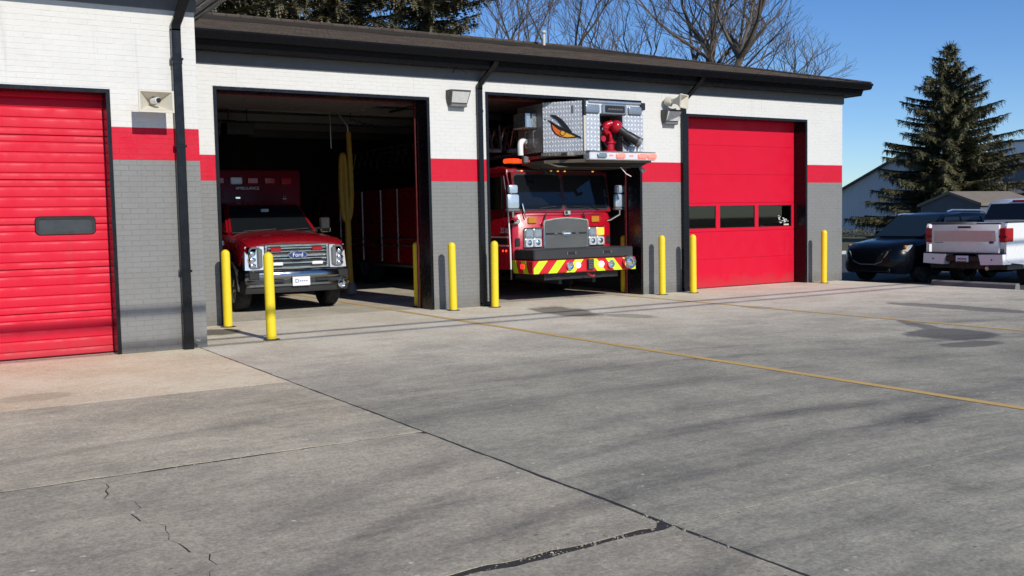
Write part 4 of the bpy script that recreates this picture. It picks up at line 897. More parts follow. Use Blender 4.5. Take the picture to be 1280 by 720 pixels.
# ================================================================== AMBULANCE (local y=0 bumper front)
AX = 6.27
AM = thing('ambulance', 'red ambulance with chrome grille parked in the left open bay', 'ambulance', (AX, 1.42, 0))
def Q(b, name, m, parent=AM, sm=35): return b.obj(name, m, parent, sm)
def hood(w, zt, y, zb=.62, dome=.03):
    return [(-w, y, zb), (w, y, zb), (w, y, zt - .16), (w - .05, y, zt - .05), (w * .72, y, zt - .005), (w * .3, y, zt + dome), (-w * .3, y, zt + dome), (-w * .72, y, zt - .005), (-w + .05, y, zt - .05), (-w, y, zt - .16)]
b = B(); b.loft([hood(.92, 1.24, .19, 1.19), hood(.96, 1.30, .25, 1.12), hood(.985, 1.36, .5, .85), hood(.98, 1.40, .9, .95), hood(.98, 1.44, 1.25, .95), hood(.98, 1.46, 1.6, .6), hood(.98, 1.47, 2.9, .5)]); Q(b, 'hood_and_body', AMBRED)
b = B(); b.hexa([(-.90, 1.42, 1.42), (.90, 1.42, 1.42), (.92, 3.1, 1.42), (-.92, 3.1, 1.42), (-.74, 2.05, 2.0), (.74, 2.05, 2.0), (.78, 3.1, 2.06), (-.78, 3.1, 2.06)]); bmesh.ops.bevel(b.bm, geom=list(b.bm.edges), offset=.04, segments=2, affect='EDGES'); Q(b, 'cab_roof', AMBRED)
f_ = lambda z: 1.42 + (z - 1.42) * (.63 / .58) - .012
def quadpane(b, pts, off): b.loft([pts, [Vector(p) + Vector(off) for p in pts]])
b = B(); quadpane(b, [Vector((-.80, f_(1.46), 1.46)), Vector((.80, f_(1.46), 1.46)), Vector((.69, f_(1.96), 1.96)), Vector((-.69, f_(1.96), 1.96))], (0, -.006, .006)); Q(b, 'windshield', GLASS)
for s in (-1, 1):
    b = B(); quadpane(b, [(s * .905, 1.75, 1.5), (s * .915, 2.85, 1.5), (s * .80, 2.85, 1.96), (s * .785, 2.1, 1.95)], (s * .012, 0, .004)); Q(b, 'side_window', GLASS)
    # fender flare
    b = B(); fl = [(s * .96, .95 + .53 * math.cos(R(a)), .40 + .53 * math.sin(R(a))) for a in range(0, 181, 15)]; fo = [(s * 1.035, y_ * 1 + 0, z_) for _, y_, z_ in fl]; fi = [(s * 1.035, .95 + .44 * math.cos(R(a)), .40 + .44 * math.sin(R(a))) for a in range(0, 181, 15)]; fi2 = [(s * .5, p[1], p[2]) for p in fi]
    b.loft([fl, fo, fi, fi2], caps=False, closed=False); Q(b, 'fender_flare', BLACKP)
    wheel(s * .86, .95, .40, .26, AM, STEEL, s); wheel(s * .88, 4.9, .40, .26, AM, STEEL, s)
    m_ = Q(B().box(s * 1.17 - .11, s * 1.17 + .11, 1.72, 1.80, 1.40, 1.72, .03), 'mirror', BLACKP); Q(B().box(s * 1.17 - .1, s * 1.17 + .1, 1.70, 1.715, 1.42, 1.50, .01), 'mirror_lamp', CHROME, m_); Q(B().tube([(s * 1.06, 1.76, 1.5), (s * .92, 1.8, 1.48)], .025, 6), 'mirror_arm', BLACKP, m_)
# grille
gr = Q(B().box(-.60, .60, .185, .25, .80, 1.22, .02), 'grille', BLACKP)
b = B()
for (a, c, d, e) in ((-.61, .61, 1.185, 1.235), (-.61, .61, .775, .82), (-.61, -.55, .82, 1.185), (.55, .61, .82, 1.185)): b.box(a, c, .15, .22, d, e, .012)
Q(b, 'grille_surround', CHROME, gr)
for z_ in (.88, .955, 1.085, 1.145): Q(B().box(-.55, .55, .15, .20, z_, z_ + .020, .006), 'grille_bar', CHROME, gr)
Q(B().box(-.55, .55, .14, .20, 1.005, 1.055, .012), 'grille_bar', CHROME, gr)
b = B(); el = lambda rx, rz, n=28: [(.0 + rx * math.cos(2 * math.pi * k / n), 1.03 + rz * math.sin(2 * math.pi * k / n)) for k in range(n)]
b.prism(el(.185, .078), 'y', .125, .17); Q(b, 'badge_rim', CHROME, gr); b = B(); b.prism(el(.165, .062), 'y', .12, .126); Q(b, 'badge', BLUEP, gr)
text('Ford', .105, (0, .119, 1.03), FRONT, WHITEP, gr, 'badge_lettering', .001)
for x_ in (-.40, .38): Q(B().box(x_ - .10, x_ + .10, .135, .16, 1.105, 1.17, .012), 'grille_light', REDLENS, gr)
for x_ in (-.38, .38): Q(B().box(x_ - .105, x_ + .105, .135, .16, .845, .905, .012), 'grille_lamp', WHITEP, gr)
for s in (-1, 1):
    hd = Q(B().hexa([(s * .62, .14, .78), (s * .96, .20, .78), (s * .96, .34, .78), (s * .62, .34, .78), (s * .62, .16, 1.20), (s * .94, .24, 1.20), (s * .94, .36, 1.20), (s * .62, .36, 1.2)]), 'headlight', LENS)
    for z_ in (.86, .965, 1.08): Q(B().ball((s * .83, .17, z_), .055, (1.2, .4, .8), 6), 'headlight_bowl', CHROME, hd)
    Q(B().box(s * .70 - .045, s * .70 + .045, .128, .16, .82, 1.16, .02), 'inner_lamp', GREYPL, hd)
    Q(B().box(s * .885 - .02, s * .885 + .02, .18, .24, .93, .99, .004), 'turn_lens', AMBER, hd)
    b = B(); b.tube(arc([(s * .70, .15, 1.17), (s * .86, .175, 1.16), (s * .87, .18, .99), (s * .86, .175, .83), (s * .70, .15, .82)], 5), .018, 6); Q(b, 'light_guide', GREYPL, hd)
# bumper
b = B(); st = []
for x_, y_ in ((-1.02, .32), (-.98, .14), (-.80, .05), (0, .0), (.80, .05), (.98, .14), (1.02, .32)):
    st.append([(x_, y_ + .03, .595), (x_, y_ + .005, .63), (x_, y_, .66), (x_, y_ + .012, .735), (x_, y_ + .04, .765), (x_, y_ + .12, .765), (x_, y_ + .12, .595)])
b.loft(st); bu = Q(b, 'bumper', mat('dark_reflection_chrome', (.34, .35, .36), .14, 1., var=.06), sm=50)  # chrome colour darkened to stand for the dark ground it reflects
b = B(); st = []
for x_, y_ in ((-1.0, .36), (-.97, .16), (-.78, .08), (0, .035), (.78, .08), (.97, .16), (1.0, .36)):
    st.append([(x_, y_ + .04, .36), (x_, y_ + .0, .45), (x_, y_, .598), (x_, y_ + .12, .598), (x_, y_ + .12, .36)])
b.loft(st); Q(b, 'air_dam', mat('charcoal_plastic', (.030, .031, .033), .5, var=.15), bu)
b = B(); st = []
for x_, y_ in ((-.97, .125), (-.78, .045), (0, .0), (.78, .045), (.97, .125)): st.append([(x_, y_ + .01, .47), (x_, y_ - .012, .485), (x_, y_ - .012, .52), (x_, y_ + .01, .535), (x_, y_ + .06, .535), (x_, y_ + .06, .47)])
b.loft(st); Q(b, 'bumper_strip', MATS['dark_reflection_chrome'], bu)
for s in (-1, 1): Q(B().box(s * .84 - .10, s * .84 + .10, .045, .09, .61, .75, .015), 'bumper_corner', BLACKP, bu); Q(B().box(s * .42 - .12, s * .42 + .12, .03, .06, .545, .60, .01), 'tow_opening', BLACKP, bu)
Q(B().lathe([(.075, .05), (.08, -.03), (.065, -.04), (.05, 0), (.03, -.01), (.004, -.015)], (.80, .06, .475), 'y', 18), 'fog_lamp', CHROME, bu)
Q(B().box(-.165, .165, -.025, 0, .475, .64, .006), 'licence_plate', WHITEP, bu); text('D', .10, (-.085, -.028, .56), FRONT, BLUEP, bu, 'plate_initial', .001); b = B()
for k in range(4): b.box(-.035 + k * .04, -.008 + k * .04, -.027, -.025, .55, .572)
Q(b, 'plate_print', mat("lilac_print", (.25, .2, .42), .5), bu)
Q(B().box(-.85, .85, 1.30, 1.40, 1.435, 1.46, .008), 'cowl', BLACKP); Q(B().tube([(-.6, 1.40, 1.47), (.05, 1.44, 1.50)], .01, 5).tube([(.1, 1.40, 1.47), (.7, 1.44, 1.50)], .01, 5), 'wiper_blade', BLACKP)
Q(B().box(-.10, .06, 1.85, 1.87, 1.80, 1.90, .01), 'windshield_sticker', mat("pale_sticker", (.3, .36, .36), .5)); Q(B().lathe([(.02, 0), (.03, -.01), (.004, -.014)], (-.98, .62, 1.20), 'x', 10), 'fender_badge', CHROME)
Q(B().box(-.992, -.978, 1.45, 1.75, 1.22, 1.30), 'door_plate', CHROME)
# patient box
bxm = Q(B().box(-1.20, 1.20, 3.12, 7.2, .55, 2.74, .06, 2), 'patient_box', mat('shaded_ambulance_red', (.13, .002, .006), .35, var=.05, spec=.2))  # ambulance red with the bay's shade worked into a darker colour
for x_, m_ in ((-.56, REDLENS), (-.19, WHITEP), (.15, REDLENS), (.51, REDLENS), (.87, REDLENS)): Q(B().box(x_ - .12, x_ + .12, 3.08, 3.125, 2.43, 2.57, .02), 'box_light', m_, bxm)
text('AMBULANCE', .085, (.04, 3.118, 2.345), FRONT, WHITEP, bxm, 'ambulance_lettering', .002); Q(B().box(-.22, -.12, 3.1, 3.122, 2.13, 2.17, .004), 'side_marker', CHROME, bxm); Q(B().box(.78, .86, 3.1, 3.122, 2.12, 2.19, .004), 'side_marker', CHROME, bxm)
Q(B().box(-.9, .9, .3, 6.8, .36, .50), 'chassis', BLACKP)

# ================================================================== cars on the right
def car_ring(w, zb, zt, y, r=.10):
    return [(-w * .9, y, zb), (w * .9, y, zb), (w, y, zb + .12), (w, y, (zb + zt) / 2), (w * .97, y, zt - r), (w * .85, y, zt - .01), (w * .4, y, zt + .02), (-w * .4, y, zt + .02), (-w * .85, y, zt - .01), (-w * .97, y, zt - r), (-w, y, (zb + zt) / 2), (-w, y, zb + .12)]
SU = thing('suv', 'dark blue suv parked nose first beyond the building corner', 'suv', (19.88, -.15, -.10), R(-90), 'parked vehicles beside the station')
def S_(b, name, m, parent=SU, sm=40): return b.obj(name, m, parent, sm)
b = B(); b.loft([car_ring(.48, .34, .66, -.04), car_ring(.66, .27, .78, .02), car_ring(.78, .24, .86, .12), car_ring(.87, .22, .94, .34), car_ring(.91, .30, .99, .75), car_ring(.92, .30, 1.04, 1.15), car_ring(.92, .22, 1.06, 1.9), car_ring(.92, .22, 1.09, 3.2), car_ring(.90, .30, 1.12, 4.1), car_ring(.82, .34, 1.10, 4.5)]); S_(b, 'body', NAVY)
b = B(); gl = lambda w, zb, zt, y: [(-w, y, zb), (w, y, zb), (w * .93, y, zb + (zt - zb) * .5), (w * .80, y, zt - .03), (w * .6, y, zt), (-w * .6, y, zt), (-w * .80, y, zt - .03), (-w * .93, y, zb + (zt - zb) * .5)]
b.loft([gl(.80, .98, 1.04, 1.05), gl(.82, 1.0, 1.34, 1.55), gl(.84, 1.0, 1.60, 2.05), gl(.85, 1.0, 1.67, 2.7), gl(.84, 1.0, 1.64, 3.6), gl(.78, 1.0, 1.52, 4.2), gl(.70, 1.0, 1.12, 4.48)]); S_(b, 'cab_roof', NAVY)
yw = lambda z: 1.05 + (z - 1.04) * 1.72
b = B(); b.loft([[(-.70, yw(1.07), 1.08), (.70, yw(1.07), 1.08), (.60, yw(1.52), 1.56), (-.60, yw(1.52), 1.56)], [(-.70, yw(1.07), 1.10), (.70, yw(1.07), 1.10), (.60, yw(1.52) + .02, 1.58), (-.60, yw(1.52) + .02, 1.58)]]); S_(b, 'windshield', mat("greenish_glass", (.012, .018, .017), .05, var=0))
for s in (-1, 1):
    for a, c in ((1.55, 2.45), (2.52, 3.3), (3.36, 4.0)):
        x1_ = s * .86; x2_ = s * .715; za, zc = 1.13, 1.54; sh = .35 if a < 1.6 else 0; sh2 = -.15 if c > 3.9 else 0
        b = B(); b.loft([[(x1_, a, za), (x1_, c, za), (x2_, c + sh2, zc), (x2_, a + sh, zc)], [(x1_ + s * .008, a, za + .003), (x1_ + s * .008, c, za + .003), (x2_ + s * .008, c + sh2, zc + .003), (x2_ + s * .008, a + sh, zc + .003)]]); S_(b, 'side_window', GLASS)
    wheel(s * .78, .92, .345, .23, SU, RIM, s, .68); wheel(s * .78, 3.62, .345, .23, SU, RIM, s, .68)
    hl = S_(B().hexa([(s * .40, -.02, .70), (s * .85, .24, .76), (s * .85, .36, .76), (s * .40, .10, .70), (s * .44, .03, .79), (s * .88, .42, .91), (s * .86, .50, .91), (s * .44, .14, .79)]), 'headlight', LENS); S_(B().box(s * .80 - .03, s * .80 + .03, .27, .36, .83, .90, .01), 'turn_lens', AMBER, hl); S_(B().ball((s * .66, .14, .785), .06, (1, .6, .7), 6), 'headlight_bowl', CHROME, hl)
    S_(B().tube([(s * .70, 2.0, 1.64 + .03 * s), (s * .70, 2.2, 1.67 + .04 * s), (s * .68, 3.4, 1.65 + .04 * s), (s * .68, 3.6, 1.61 + .03 * s)], .024, 6), 'roof_rail', ALU); S_(B().box(s * 1.0 - .09, s * 1.0 + .09, 1.62, 1.76, 1.08, 1.22, .04, 2), 'mirror', NAVY)
g_ = S_(B().prism([(-.42, .70), (.42, .70), (.36, .52), (.20, .46), (-.20, .46), (-.36, .52)], 'y', -.02, .05), 'grille', BLACKP); S_(B().tube([(-.55, .0, .76), (-.40, -.03, .52), (-.2, -.035, .45), (.2, -.035, .45), (.40, -.03, .52), (.55, .0, .76)], .018, 6), 'grille_trim', GREYPL, g_)
b = B(); b.lathe([(.065, 0), (.075, -.012), (.06, -.014), (.055, 0)], (0, -.02, .62), 'y', 18, False); S_(b, 'badge', CHROME, g_); S_(B().box(-.6, .6, -.005, .06, .27, .36, .01), 'lower_grille', BLACKP); S_(B().box(-.16, .16, -.03, -.0, .36, .43, .004), 'plate_holder', GREYPL)

PK = thing('pickup_truck', 'white pickup truck seen from behind with its red tail lights', 'pickup truck', (20.45, -2.27, -.12), R(-90), 'parked vehicles beside the station')
def K(b, name, m, parent=PK, sm=35): return b.obj(name, m, parent, sm)
# local: tail at y=0 facing -y; x=+ is world -Y
hwp = .985
b = B(); b.loft([[(-hwp, .06, .62), (hwp, .06, .62), (hwp, .06, 1.40), (-hwp, .06, 1.40)], [(-hwp, .9, .62), (hwp, .9, .62), (hwp, .9, 1.40), (-hwp, .9, 1.40)]]); b.bm.free()
for s in (-1, 1):
    arch = [(1.25 + .50 * math.cos(R(a)), .42 + .50 * math.sin(R(a))) for a in range(180, -1, -15)]
    poly = [(.05, .62), (.05, 1.36), (.09, 1.42), (1.95, 1.42), (1.95, .50), (1.80, .46)] + list(reversed(arch)) + [(.72, .5), (.2, .55)]
    K(B().prism(poly, 'x', s * hwp - .05 if s > 0 else -hwp, s * hwp if s > 0 else -hwp + .05), 'bed_side', WPAINT, sm=20)
    wheel(s * .84, 1.25, .41, .27, PK, STEEL, s); wheel(s * .84, 4.95, .41, .27, PK, STEEL, s)
    tl_ = K(B().box(s * (hwp - .07) - .085, s * (hwp - .07) + .085, .018, .30, 1.0, 1.32, .025), 'tail_light', REDLENS); K(B().box(s * (hwp - .07) - .09, s * (hwp - .07) + .09, .012, .06, 1.10, 1.16, .008), 'reverse_lens', mat("dark_red_lens", (.16, .005, .01), .2), tl_)
K(B().box(-hwp + .05, hwp - .05, .2, 1.95, .72, .78), 'bed_floor', BLACKP); K(B().box(-hwp, hwp, 1.90, 1.95, .7, 1.42), 'bed_front', WPAINT); [K(B().box(a_, a_ + .07, .1, 1.9, 1.42, 1.45), 'bed_rail_cap', BLACKP) for a_ in (-hwp, hwp - .07)]
tg = K(B().box(-.83, .83, .02, .09, .74, 1.40, .02, 2), 'tailgate', WPAINT)
K(B().box(-.76, .76, .006, .02, 1.02, 1.26, .006), 'trim_panel', mat("silver_trim", (.55, .54, .53), .42, .45, var=.1), tg); K(B().box(-.70, .70, .0, .008, 1.16, 1.20).box(-.70, .70, .0, .008, 1.08, 1.11), 'trim_rib', MATS['silver_trim'], tg); K(B().box(-.16, .16, .008, .022, 1.315, 1.36, .004), 'handle', BLACKP, tg)
b = B(); b.prism([(.66 + .055 * math.cos(2 * math.pi * k / 16), 1.0 + .03 * math.sin(2 * math.pi * k / 16)) for k in range(16)], 'y', -.003, .02); K(b, 'badge', BLUEP, tg); K(B().box(-.74, -.52, .01, .021, .985, 1.0), 'model_lettering', GREYPL, tg)
K(B().box(-.85, .85, .03, .08, 1.395, 1.425, .01), 'tailgate_cap', BLACKP, tg)
rb_ = K(B().box(-.42, .42, -.05, .2, .56, .70, .02), 'rear_bumper', BLACKP)
for s in (-1, 1): K(B().prism([(s * .40, .73), (s * .97, .74), (s * .98, .52), (s * .46, .50)] if s > 0 else [(s * .46, .50), (s * .98, .52), (s * .97, .74), (s * .40, .73)], 'y', -.07, .25), 'bumper_corner', WPAINT, rb_); K(B().lathe([(.02, 0), (.02, -.005)], (s * .72, -.07, .62), 'y', 10), 'parking_sensor', BLACKP, rb_)
K(B().box(-.98, .98, -.06, .22, .742, .77, .008), 'bumper_step', BLACKP, rb_)
K(B().box(-.155, .155, -.056, -.048, .56, .70, .004), 'licence_plate', WHITEP, rb_); b = B()
for k in range(6): b.box(-.11 + k * .038, -.085 + k * .038, -.060, -.055, .61, .65)
K(b, 'plate_print', mat("violet_print", (.16, .08, .3), .5), rb_); K(B().box(-.12, .12, -.06, -.055, .565, .585), 'plate_strip', REDLENS, rb_)
K(B().box(-.95, .95, .15, 5.4, .40, .56), 'chassis', BLACKP); K(B().tube([(.5, .1, .42), (.5, 1.0, .45)], .045, 8), 'exhaust_pipe', STEEL); K(B().lathe([(.06, -.7), (.14, -.12), (.14, .12), (.06, .7)], (0, 1.25, .41), 'x', 12), 'axle', BLACKP)
b = B(); b.loft([[(-hwp, y_, .48), (hwp, y_, .48), (hwp, y_, 1.30), (hwp - .04, y_, 1.42), (-hwp + .04, y_, 1.42), (-hwp, y_, 1.30)] for y_ in (2.0, 4.0)] + [[(-hwp, y_, .8), (hwp, y_, .8), (hwp, y_, 1.22), (hwp - .06, y_, 1.30), (-hwp + .06, y_, 1.30), (-hwp, y_, 1.22)] for y_ in (4.3, 5.5, 5.75)]); K(b, 'cab_body', WPAINT)
b = B(); cr = lambda w, zt, y: [(-w, y, 1.40), (w, y, 1.40), (w * .86, y, zt - .05), (w * .78, y, zt), (-w * .78, y, zt), (-w * .86, y, zt - .05)]
b.loft([cr(.94, 1.42, 1.98), cr(.94, 1.90, 2.20), cr(.94, 1.97, 2.5), cr(.94, 1.98, 3.3), cr(.94, 1.92, 3.7), cr(.92, 1.44, 4.5)]); K(b, 'cab_roof', WPAINT)
b = B(); b.loft([[(-.80, 1.985, 1.47), (.80, 1.985, 1.47), (.71, 2.165, 1.85), (-.71, 2.165, 1.85)], [(-.80, 1.965, 1.475), (.80, 1.965, 1.475), (.71, 2.145, 1.855), (-.71, 2.145, 1.855)]]); K(b, 'rear_window', GLASS)
for s in (-1, 1):
    for a, c, d in ((2.28, 3.0, 0), (3.06, 4.05, -.35)):
        b = B(); b.loft([[(s * .945, a, 1.46), (s * .945, c, 1.46), (s * .83, c + d, 1.88), (s * .83, a + .05, 1.88)], [(s * .953, a, 1.463), (s * .953, c, 1.463), (s * .838, c + d, 1.883), (s * .838, a + .05, 1.883)]]); K(b, 'side_window', GLASS)
    K(B().box(s * 1.13 - .12, s * 1.13 + .12, 3.75, 3.87, 1.40, 1.64, .04), 'mirror', BLACKP)
K(B().box(-.20, .20, 2.17, 2.22, 1.885, 1.935, .01), 'brake_light', REDLENS)
# far parked car before the warehouse
hd_ = thing('hedge', 'low dark clipped hedge along the foot of the pale warehouse', 'hedge', (58.6, 30.5, -.16)); rnd = random.Random(8); b = B()
for k in range(1500):
    c = Vector((rnd.uniform(-.4, .4), rnd.uniform(-5, 5), rnd.uniform(.02, .52))); b.face([c + Vector((rnd.uniform(-.1, .1), rnd.uniform(-.1, .1), rnd.uniform(-.1, .1))) for _ in range(3)])
b.obj('foliage', NEED, hd_, 0); b = B()
for k in range(10): b.tube([(0, -4.5 + k, 0), (.05, -4.5 + k, .35)], .03, 5)
b.obj('stems', BARK, hd_, 0)
# parking stops
def stop(y0, y1, x, label):
    t = thing('parking_stop', label, 'parking stop', (x, (y0 + y1) / 2, -.10), 0, 'concrete parking stops'); L = (y1 - y0) / 2
    b = B(); b.prism([(-.09, 0), (-.075, .10), (-.045, .13), (.045, .13), (.075, .10), (.09, 0)], 'y', -L, L); b.obj('beam', mat("stop_concrete", (.20, .19, .17), .9, var=.2, bump=.4, bs=40), t, 20)
    for k in (-.6, .6): B().lathe([(.018, .128), (.022, .135), (.004, .14)], (0, k * L, 0), n=8).obj('pin', DARKMETAL, t)
stop(-3.75, -1.75, 20.12, 'long concrete parking stop behind the white pickup')
# kerb between lot and grass
struct(B().box(37.0, 37.25, -40, 11.5, -.5, .03, .02), 'kerb', mat("kerb_concrete", (.5, .48, .44), .9))
struct(B().box(19.0, 37.25, 11.5, 11.75, -.5, .03, .02), 'kerb', MATS["kerb_concrete"])

# ================================================================== buildings beyond
def gable(name, label, x0, x1, y0, y1, zw, zr, mw, mr, over=.4, base=None, ay=None):
    t = thing(name, label, 'building', ((x0 + x1) / 2, (y0 + y1) / 2, -.16)); ox, oy = (x0 + x1) / 2, (y0 + y1) / 2; ym = (ay if ay is not None else oy) - oy
    X0, X1, Y0, Y1 = x0 - ox, x1 - ox, y0 - oy, y1 - oy
    b = B(); b.prism([(Y0, 0), (Y1, 0), (Y1, zw), (ym, zr), (Y0, zw)], 'x', X0, X1); b.obj('wall', mw, t, 10)
    b = B(); so = (zr - zw) / (Y1 - ym); th = .12
    b.prism([(Y0 - over, zw - over * so), (ym, zr), (Y1 + over, zw - over * so), (Y1 + over, zw - over * so + th), (ym, zr + th), (Y0 - over, zw - over * so + th)], 'x', X0 - over, X1 + over); b.obj('roof', mr, t, 10)
    if base: B().box(X0 - .03, X0 + .1, Y0 - .03, Y1 + .03, 0, base).obj('base_band', mat("base_band", (.72, .72, .72), .6), t)
    return t
WR = mat("dark_metal_roof", (.10, .10, .11), .6, .2)
w1 = gable('warehouse', 'pale grey gable warehouse far behind the dark suv', 60, 63.5, 22.2, 35.5, 2.75, 5.75, WARE, WR, .3, None, 28.6)
gable('warehouse', 'slate blue metal building right of the big spruce', 64, 88, 14, 36, 2.6, 5.35, WARE2, WR, .3)
t = thing('warehouse', 'flat roofed bright white building behind the slate blue one', 'building', (110, 37.5, -.16)); B().box(-12, 12, -9, 9, 0, 8.6).obj('wall', WARE3, t); B().box(-12.2, 12.2, -9.2, 9.2, 8.6, 8.8).obj('coping', WR, t)
SHB = mat("slate_shed_siding", (.10, .11, .125), .7, var=.15, vs=1); SHR = mat("tan_shingles", (.20, .165, .125), .95, var=.3, vs=3, bump=.4, bs=20)
gable('shed', 'small slate shed with a tan roof between suv and spruce', 40.9, 45.4, 10.6, 13.6, 1.98, 2.50, SHB, SHR, .12)

# ================================================================== trees
def spruce(x, y, H, Rm, seed, label, m=NEED, zmin=.0, zmax=99, dens=1., group='spruces', z_lo=.6, asym=0., droop=.30):
    rnd = random.Random(seed); t = thing('spruce', label, 'tree', (x, y, -.16), 0, group)
    pts = [(0.05 * math.sin(k), .05 * math.cos(k * 1.3), H * k / 10) for k in range(11)]
    B().tube(pts, [.03 + .020 * H * (1 - k / 10.3) for k in range(11)], 8).obj('trunk', BARK, t)
    V, Fc = [], []; bb = B()
    z = z_lo
    def spray(p, d, ln, wd):
        # a flat tapered twig of needles with ragged side leaflets
        d = d.normalized(); s = d.cross(Vector((rnd.uniform(-.35, .35), rnd.uniform(-.35, .35), 1))).normalized(); n0 = len(V); k = 5
        upv = s.cross(d)
        for i in range(k):
            f = i / (k - 1); c = p + d * ln * f + upv * (-.10 * ln * f * f); w = wd * (1 - .75 * f) * rnd.uniform(.5, 1.1)
            for sg in (-1, 1):
                tip = c + s * sg * w + d * w * .55 + upv * rnd.uniform(-.3, .15) * w
                b0 = c - d * ln * .12; b1 = c + d * ln * .12; V.extend((b0, b1, tip)); Fc.append((len(V) - 3, len(V) - 2, len(V) - 1))
    while z < H * .985:
        f = (z - z_lo) / (H - z_lo); rad = Rm * (1 - f) ** .82 * (1 - .12 * math.exp(-((f - .0) / .05) ** 2)) + .12
        nb = max(4, int((6 + 7 * (1 - f)) * dens))
        a0 = rnd.uniform(0, 6.28)
        for k in range(nb):
            a = a0 + 6.283 * k / nb + rnd.uniform(-.3, .3); L = rad * rnd.choice((rnd.uniform(.40, .70), rnd.uniform(.75, 1.0), rnd.uniform(.9, 1.22)))
            L *= 1 + asym * math.cos(a)
            if z + .1 < zmin - 1.5: continue
            if z > zmax and k % 2: continue
            dirv = Vector((math.cos(a), math.sin(a), 0)); zz = z + rnd.uniform(-.32, .32) * (1 - f); dr = droop * (1 - f * .9) * rnd.uniform(.6, 1.3); upt = .55 + .3 * f
            def at(u): return Vector((0, 0, zz)) + dirv * L * u + Vector((0, 0, L * (-dr * u + upt * dr * 1.15 * u * u) + f * .35 * L * u))
            if L > .5: bb.tube([at(0), at(.35), at(.7), at(.95)], [.018 * H * .1 + .012 * L, .012 + .008 * L, .008 + .004 * L, .004], 4, False)
            ns = max(4, int(L * 13 * dens))
            for q in range(ns):
                u = .12 + .88 * ((q + rnd.random()) / ns) ** .85; p = at(u); tan = (at(min(1, u + .05)) - at(u - .05)).normalized(); sid = tan.cross(Vector((0, 0, 1))).normalized()
                for sg in (-1, 1):
                    ln = (.16 + .30 * L * (1 - u) * .6 + .16 * rnd.random()) * (.75 + .02 * H)
                    dv = tan * rnd.uniform(.4, 1.0) + sid * sg * rnd.uniform(.35, 1.1) + Vector((0, 0, rnd.uniform(-.75, .12)))
                    spray(p, dv, ln, ln * .50)
                spray(p, tan * .3 + Vector((rnd.uniform(-.5, .5), rnd.uniform(-.5, .5), -1)), (.22 + .22 * rnd.random()) * (H / 11) ** .5, .14)
            spray(at(.94), (at(1) - at(.9)) + Vector((0, 0, .03)), .3, .12)
        z += (.30 + .16 * (1 - f)) * rnd.uniform(.8, 1.2) * (H / 11) ** .5
    for k in range(10): spray(Vector((0, 0, H - .8 + .08 * k)), Vector((rnd.uniform(-.5, .5), rnd.uniform(-.5, .5), .8)), .3, .1)
    bb.obj('branches', BARK, t, 0)
    me = bpy.data.meshes.new('crown'); me.from_pydata([tuple(v) for v in V], [], Fc); me.materials.append(m); link('crown', me, t); return t
spruce(52.6, 20.2, 11.35, 5.3, 3, 'tall dense spruce standing alone right of the station', NEED, z_lo=.9, dens=1.15, asym=0)
SPR = [(10.6, 24.5, 24, 4.6, 11, 'dark spruce behind the roof beside the wing eave'), (14.2, 26.5, 25, 4.8, 12, 'second spruce from the wing eave behind the roof'), (18.0, 27.5, 24, 4.6, 13, 'third spruce behind the roof, thick with sky on neither side'), (22.0, 26.5, 23, 5.0, 14, 'spruce at the right end of the row, its boughs against blue sky')]
for x, y, H, Rm, sd_, lb_ in SPR: spruce(x, y, H, Rm, sd_, lb_, NEED2, zmin=7.0, dens=.8, zmax=15.5, group='spruces behind the station roof', z_lo=.8)

def bare(x, y, H, seed, label, spread=.5, stems=1, trunk_h=.3, r0=.28, depth=6, lean=(0, 0)):
    rnd = random.Random(seed); t = thing('bare_tree', label, 'tree', (x, y, -.16), 0, 'leafless trees behind the station roof'); bt = B(); bl_ = B()
    cnt = [0]
    def grow(p, d, L, r, lv):
        if cnt[0] > 5200: return
        cnt[0] += 1
        n = 3 if lv > 1 else 2; pts = [p]; q = Vector(p); dd = d.normalized()
        for i in range(n):
            dd = (dd + Vector((rnd.uniform(-.22, .22), rnd.uniform(-.22, .22), rnd.uniform(-.06, .14)))).normalized(); q = q + dd * L / n; pts.append(q.copy())
        r1 = max(.009, r * .66); rs = [r + (r1 - r) * i / n for i in range(n + 1)]
        (bt if lv >= depth - 1 else bl_).tube(pts, rs, 6 if lv > 3 else 3, False)
        if lv <= 0: return
        k = rnd.choice((2, 3, 3)) if lv > 1 else rnd.choice((2, 3, 4))
        for j in range(k):
            ax = Vector((rnd.uniform(-1, 1), rnd.uniform(-1, 1), rnd.uniform(-.25, .6))).normalized(); nd = (dd + ax * spread * rnd.uniform(.6, 1.35)).normalized()
            grow(q, nd, L * rnd.uniform(.62, .88), r1 * rnd.uniform(.62, .95), lv - 1)
        for j in range(2 if lv > 1 else 1):   # side shoots along the limb
            u = rnd.uniform(.3, .9); m_ = Vector(p).lerp(q, u); ax = Vector((rnd.uniform(-1, 1), rnd.uniform(-1, 1), rnd.uniform(-.1, .6))).normalized(); grow(m_, (dd * .5 + ax * .8).normalized(), L * rnd.uniform(.4, .6), r1 * .42, max(0, lv - 2))
    base = Vector((0, 0, 0)); q = Vector((lean[0] * .3, lean[1] * .3, H * trunk_h)); bt.tube([base, base.lerp(q, .5) + Vector((.05, 0, 0)), q], [r0 * 1.25, r0 * 1.05, r0], 8)
    for s in range(stems):
        a = 6.283 * (s + rnd.random() * .5) / max(1, stems); k = .42 if stems > 1 else .1
        grow(q, Vector((math.cos(a) * k + lean[0] * .2, math.sin(a) * k + lean[1] * .2, 1)), H * .22, r0 * (.7 if stems > 1 else .85), depth - 1)
    bt.obj('trunk', BARKG, t, 60); bl_.obj('crown', BARKG, t, 0); return t
bare(43.6, 30, 21, 5, 'big leafless tree with many thick stems fanning above the roof', .62, 8, .33, .36, 6)
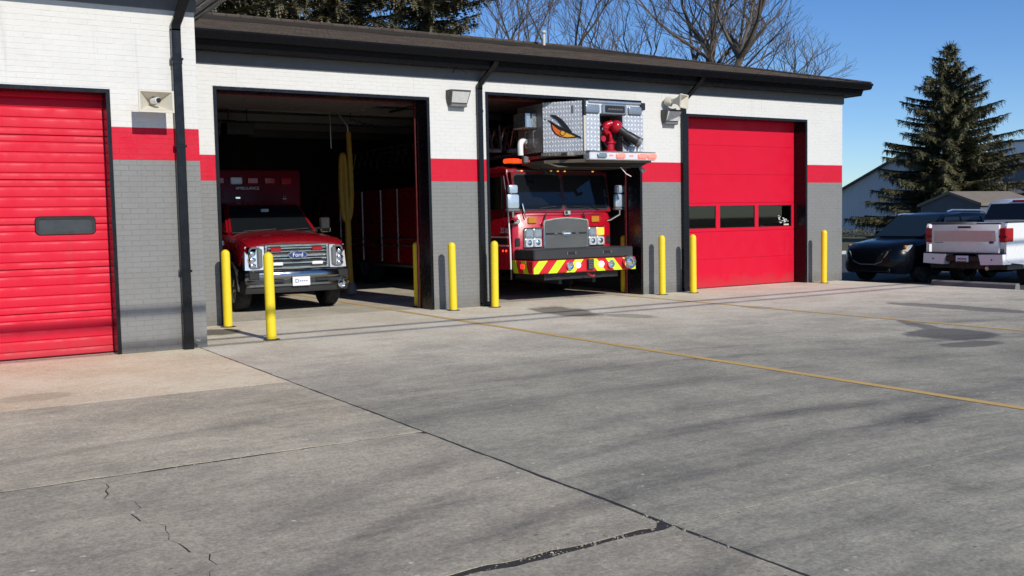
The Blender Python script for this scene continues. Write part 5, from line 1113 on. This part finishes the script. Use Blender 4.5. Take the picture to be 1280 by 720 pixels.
bare(47.3, 30, 12.0, 8, 'low leafless tree at the right whose limbs reach out over the roof end', .80, 4, .55, .19, 5, (3.4, 0))
bare(39.5, 33, 17, 41, 'twiggy leafless tree close left of the big many stemmed tree', .6, 3, .36, .17, 5)
bare(31.0, 30, 19, 15, 'slim upright leafless tree behind the roof near the vent pipe', .42, 4, .36, .16, 5)
bare(35.2, 31, 14.5, 23, 'thin low leafless tree between the vent pipe tree and the big tree', .55, 3, .42, .14, 5)
bare(28.2, 31, 14.5, 31, 'faint slender leafless tree right of the spruce row', .5, 3, .45, .11, 5)
bare(23.4, 34, 17, 33, 'pale leafless trunk showing in the gap between two spruces', .4, 2, .45, .14, 4)
# far tree line closing the horizon
rnd = random.Random(77); V, Fc = [], []
for i in range(5200):
    a = R(rnd.uniform(-70, 120)); d = rnd.uniform(230, 330); hh = 5 + 4 * math.sin(a * 9) + 3 * math.sin(a * 23 + 1); z = rnd.random() ** 1.3 * max(2, hh); c = Vector((d * math.sin(a), d * math.cos(a), z)); s = rnd.uniform(.8, 2.2)
    p = [c + Vector((rnd.uniform(-s, s), rnd.uniform(-s, s), rnd.uniform(-s, s))) for _ in range(3)]; V += p; Fc.append((len(V) - 3, len(V) - 2, len(V) - 1))
me = bpy.data.meshes.new('far_woods'); me.from_pydata([tuple(v) for v in V], [], Fc); me.materials.append(mat("far_twigs", (.09, .08, .07), 1, var=.4, vs=.05)); tag(link('far_woods', me), 'far low line of bare woods on the horizon', 'woods', kind='stuff')
# overhead cables whose shadows cross the apron
for yy, zz, rr, lb_ in ((-1.93, 7.2, .042, 'overhead cable casting the shadow line nearer the bay doors'), (-2.62, 7.6, .036, 'overhead cable casting the shadow line farther from the bay doors')):
    Yc = yy - zz / math.tan(R(SUN_EL)); b = B(); pts = [(-40 + 2 * k, Yc + .0, zz + .0003 * (-40 + 2 * k - 10) ** 2) for k in range(51)]; b.tube(pts, rr, 6)
    tag(b.obj('overhead_cable', BLACKP, None), lb_, 'cable', 'overhead cables')
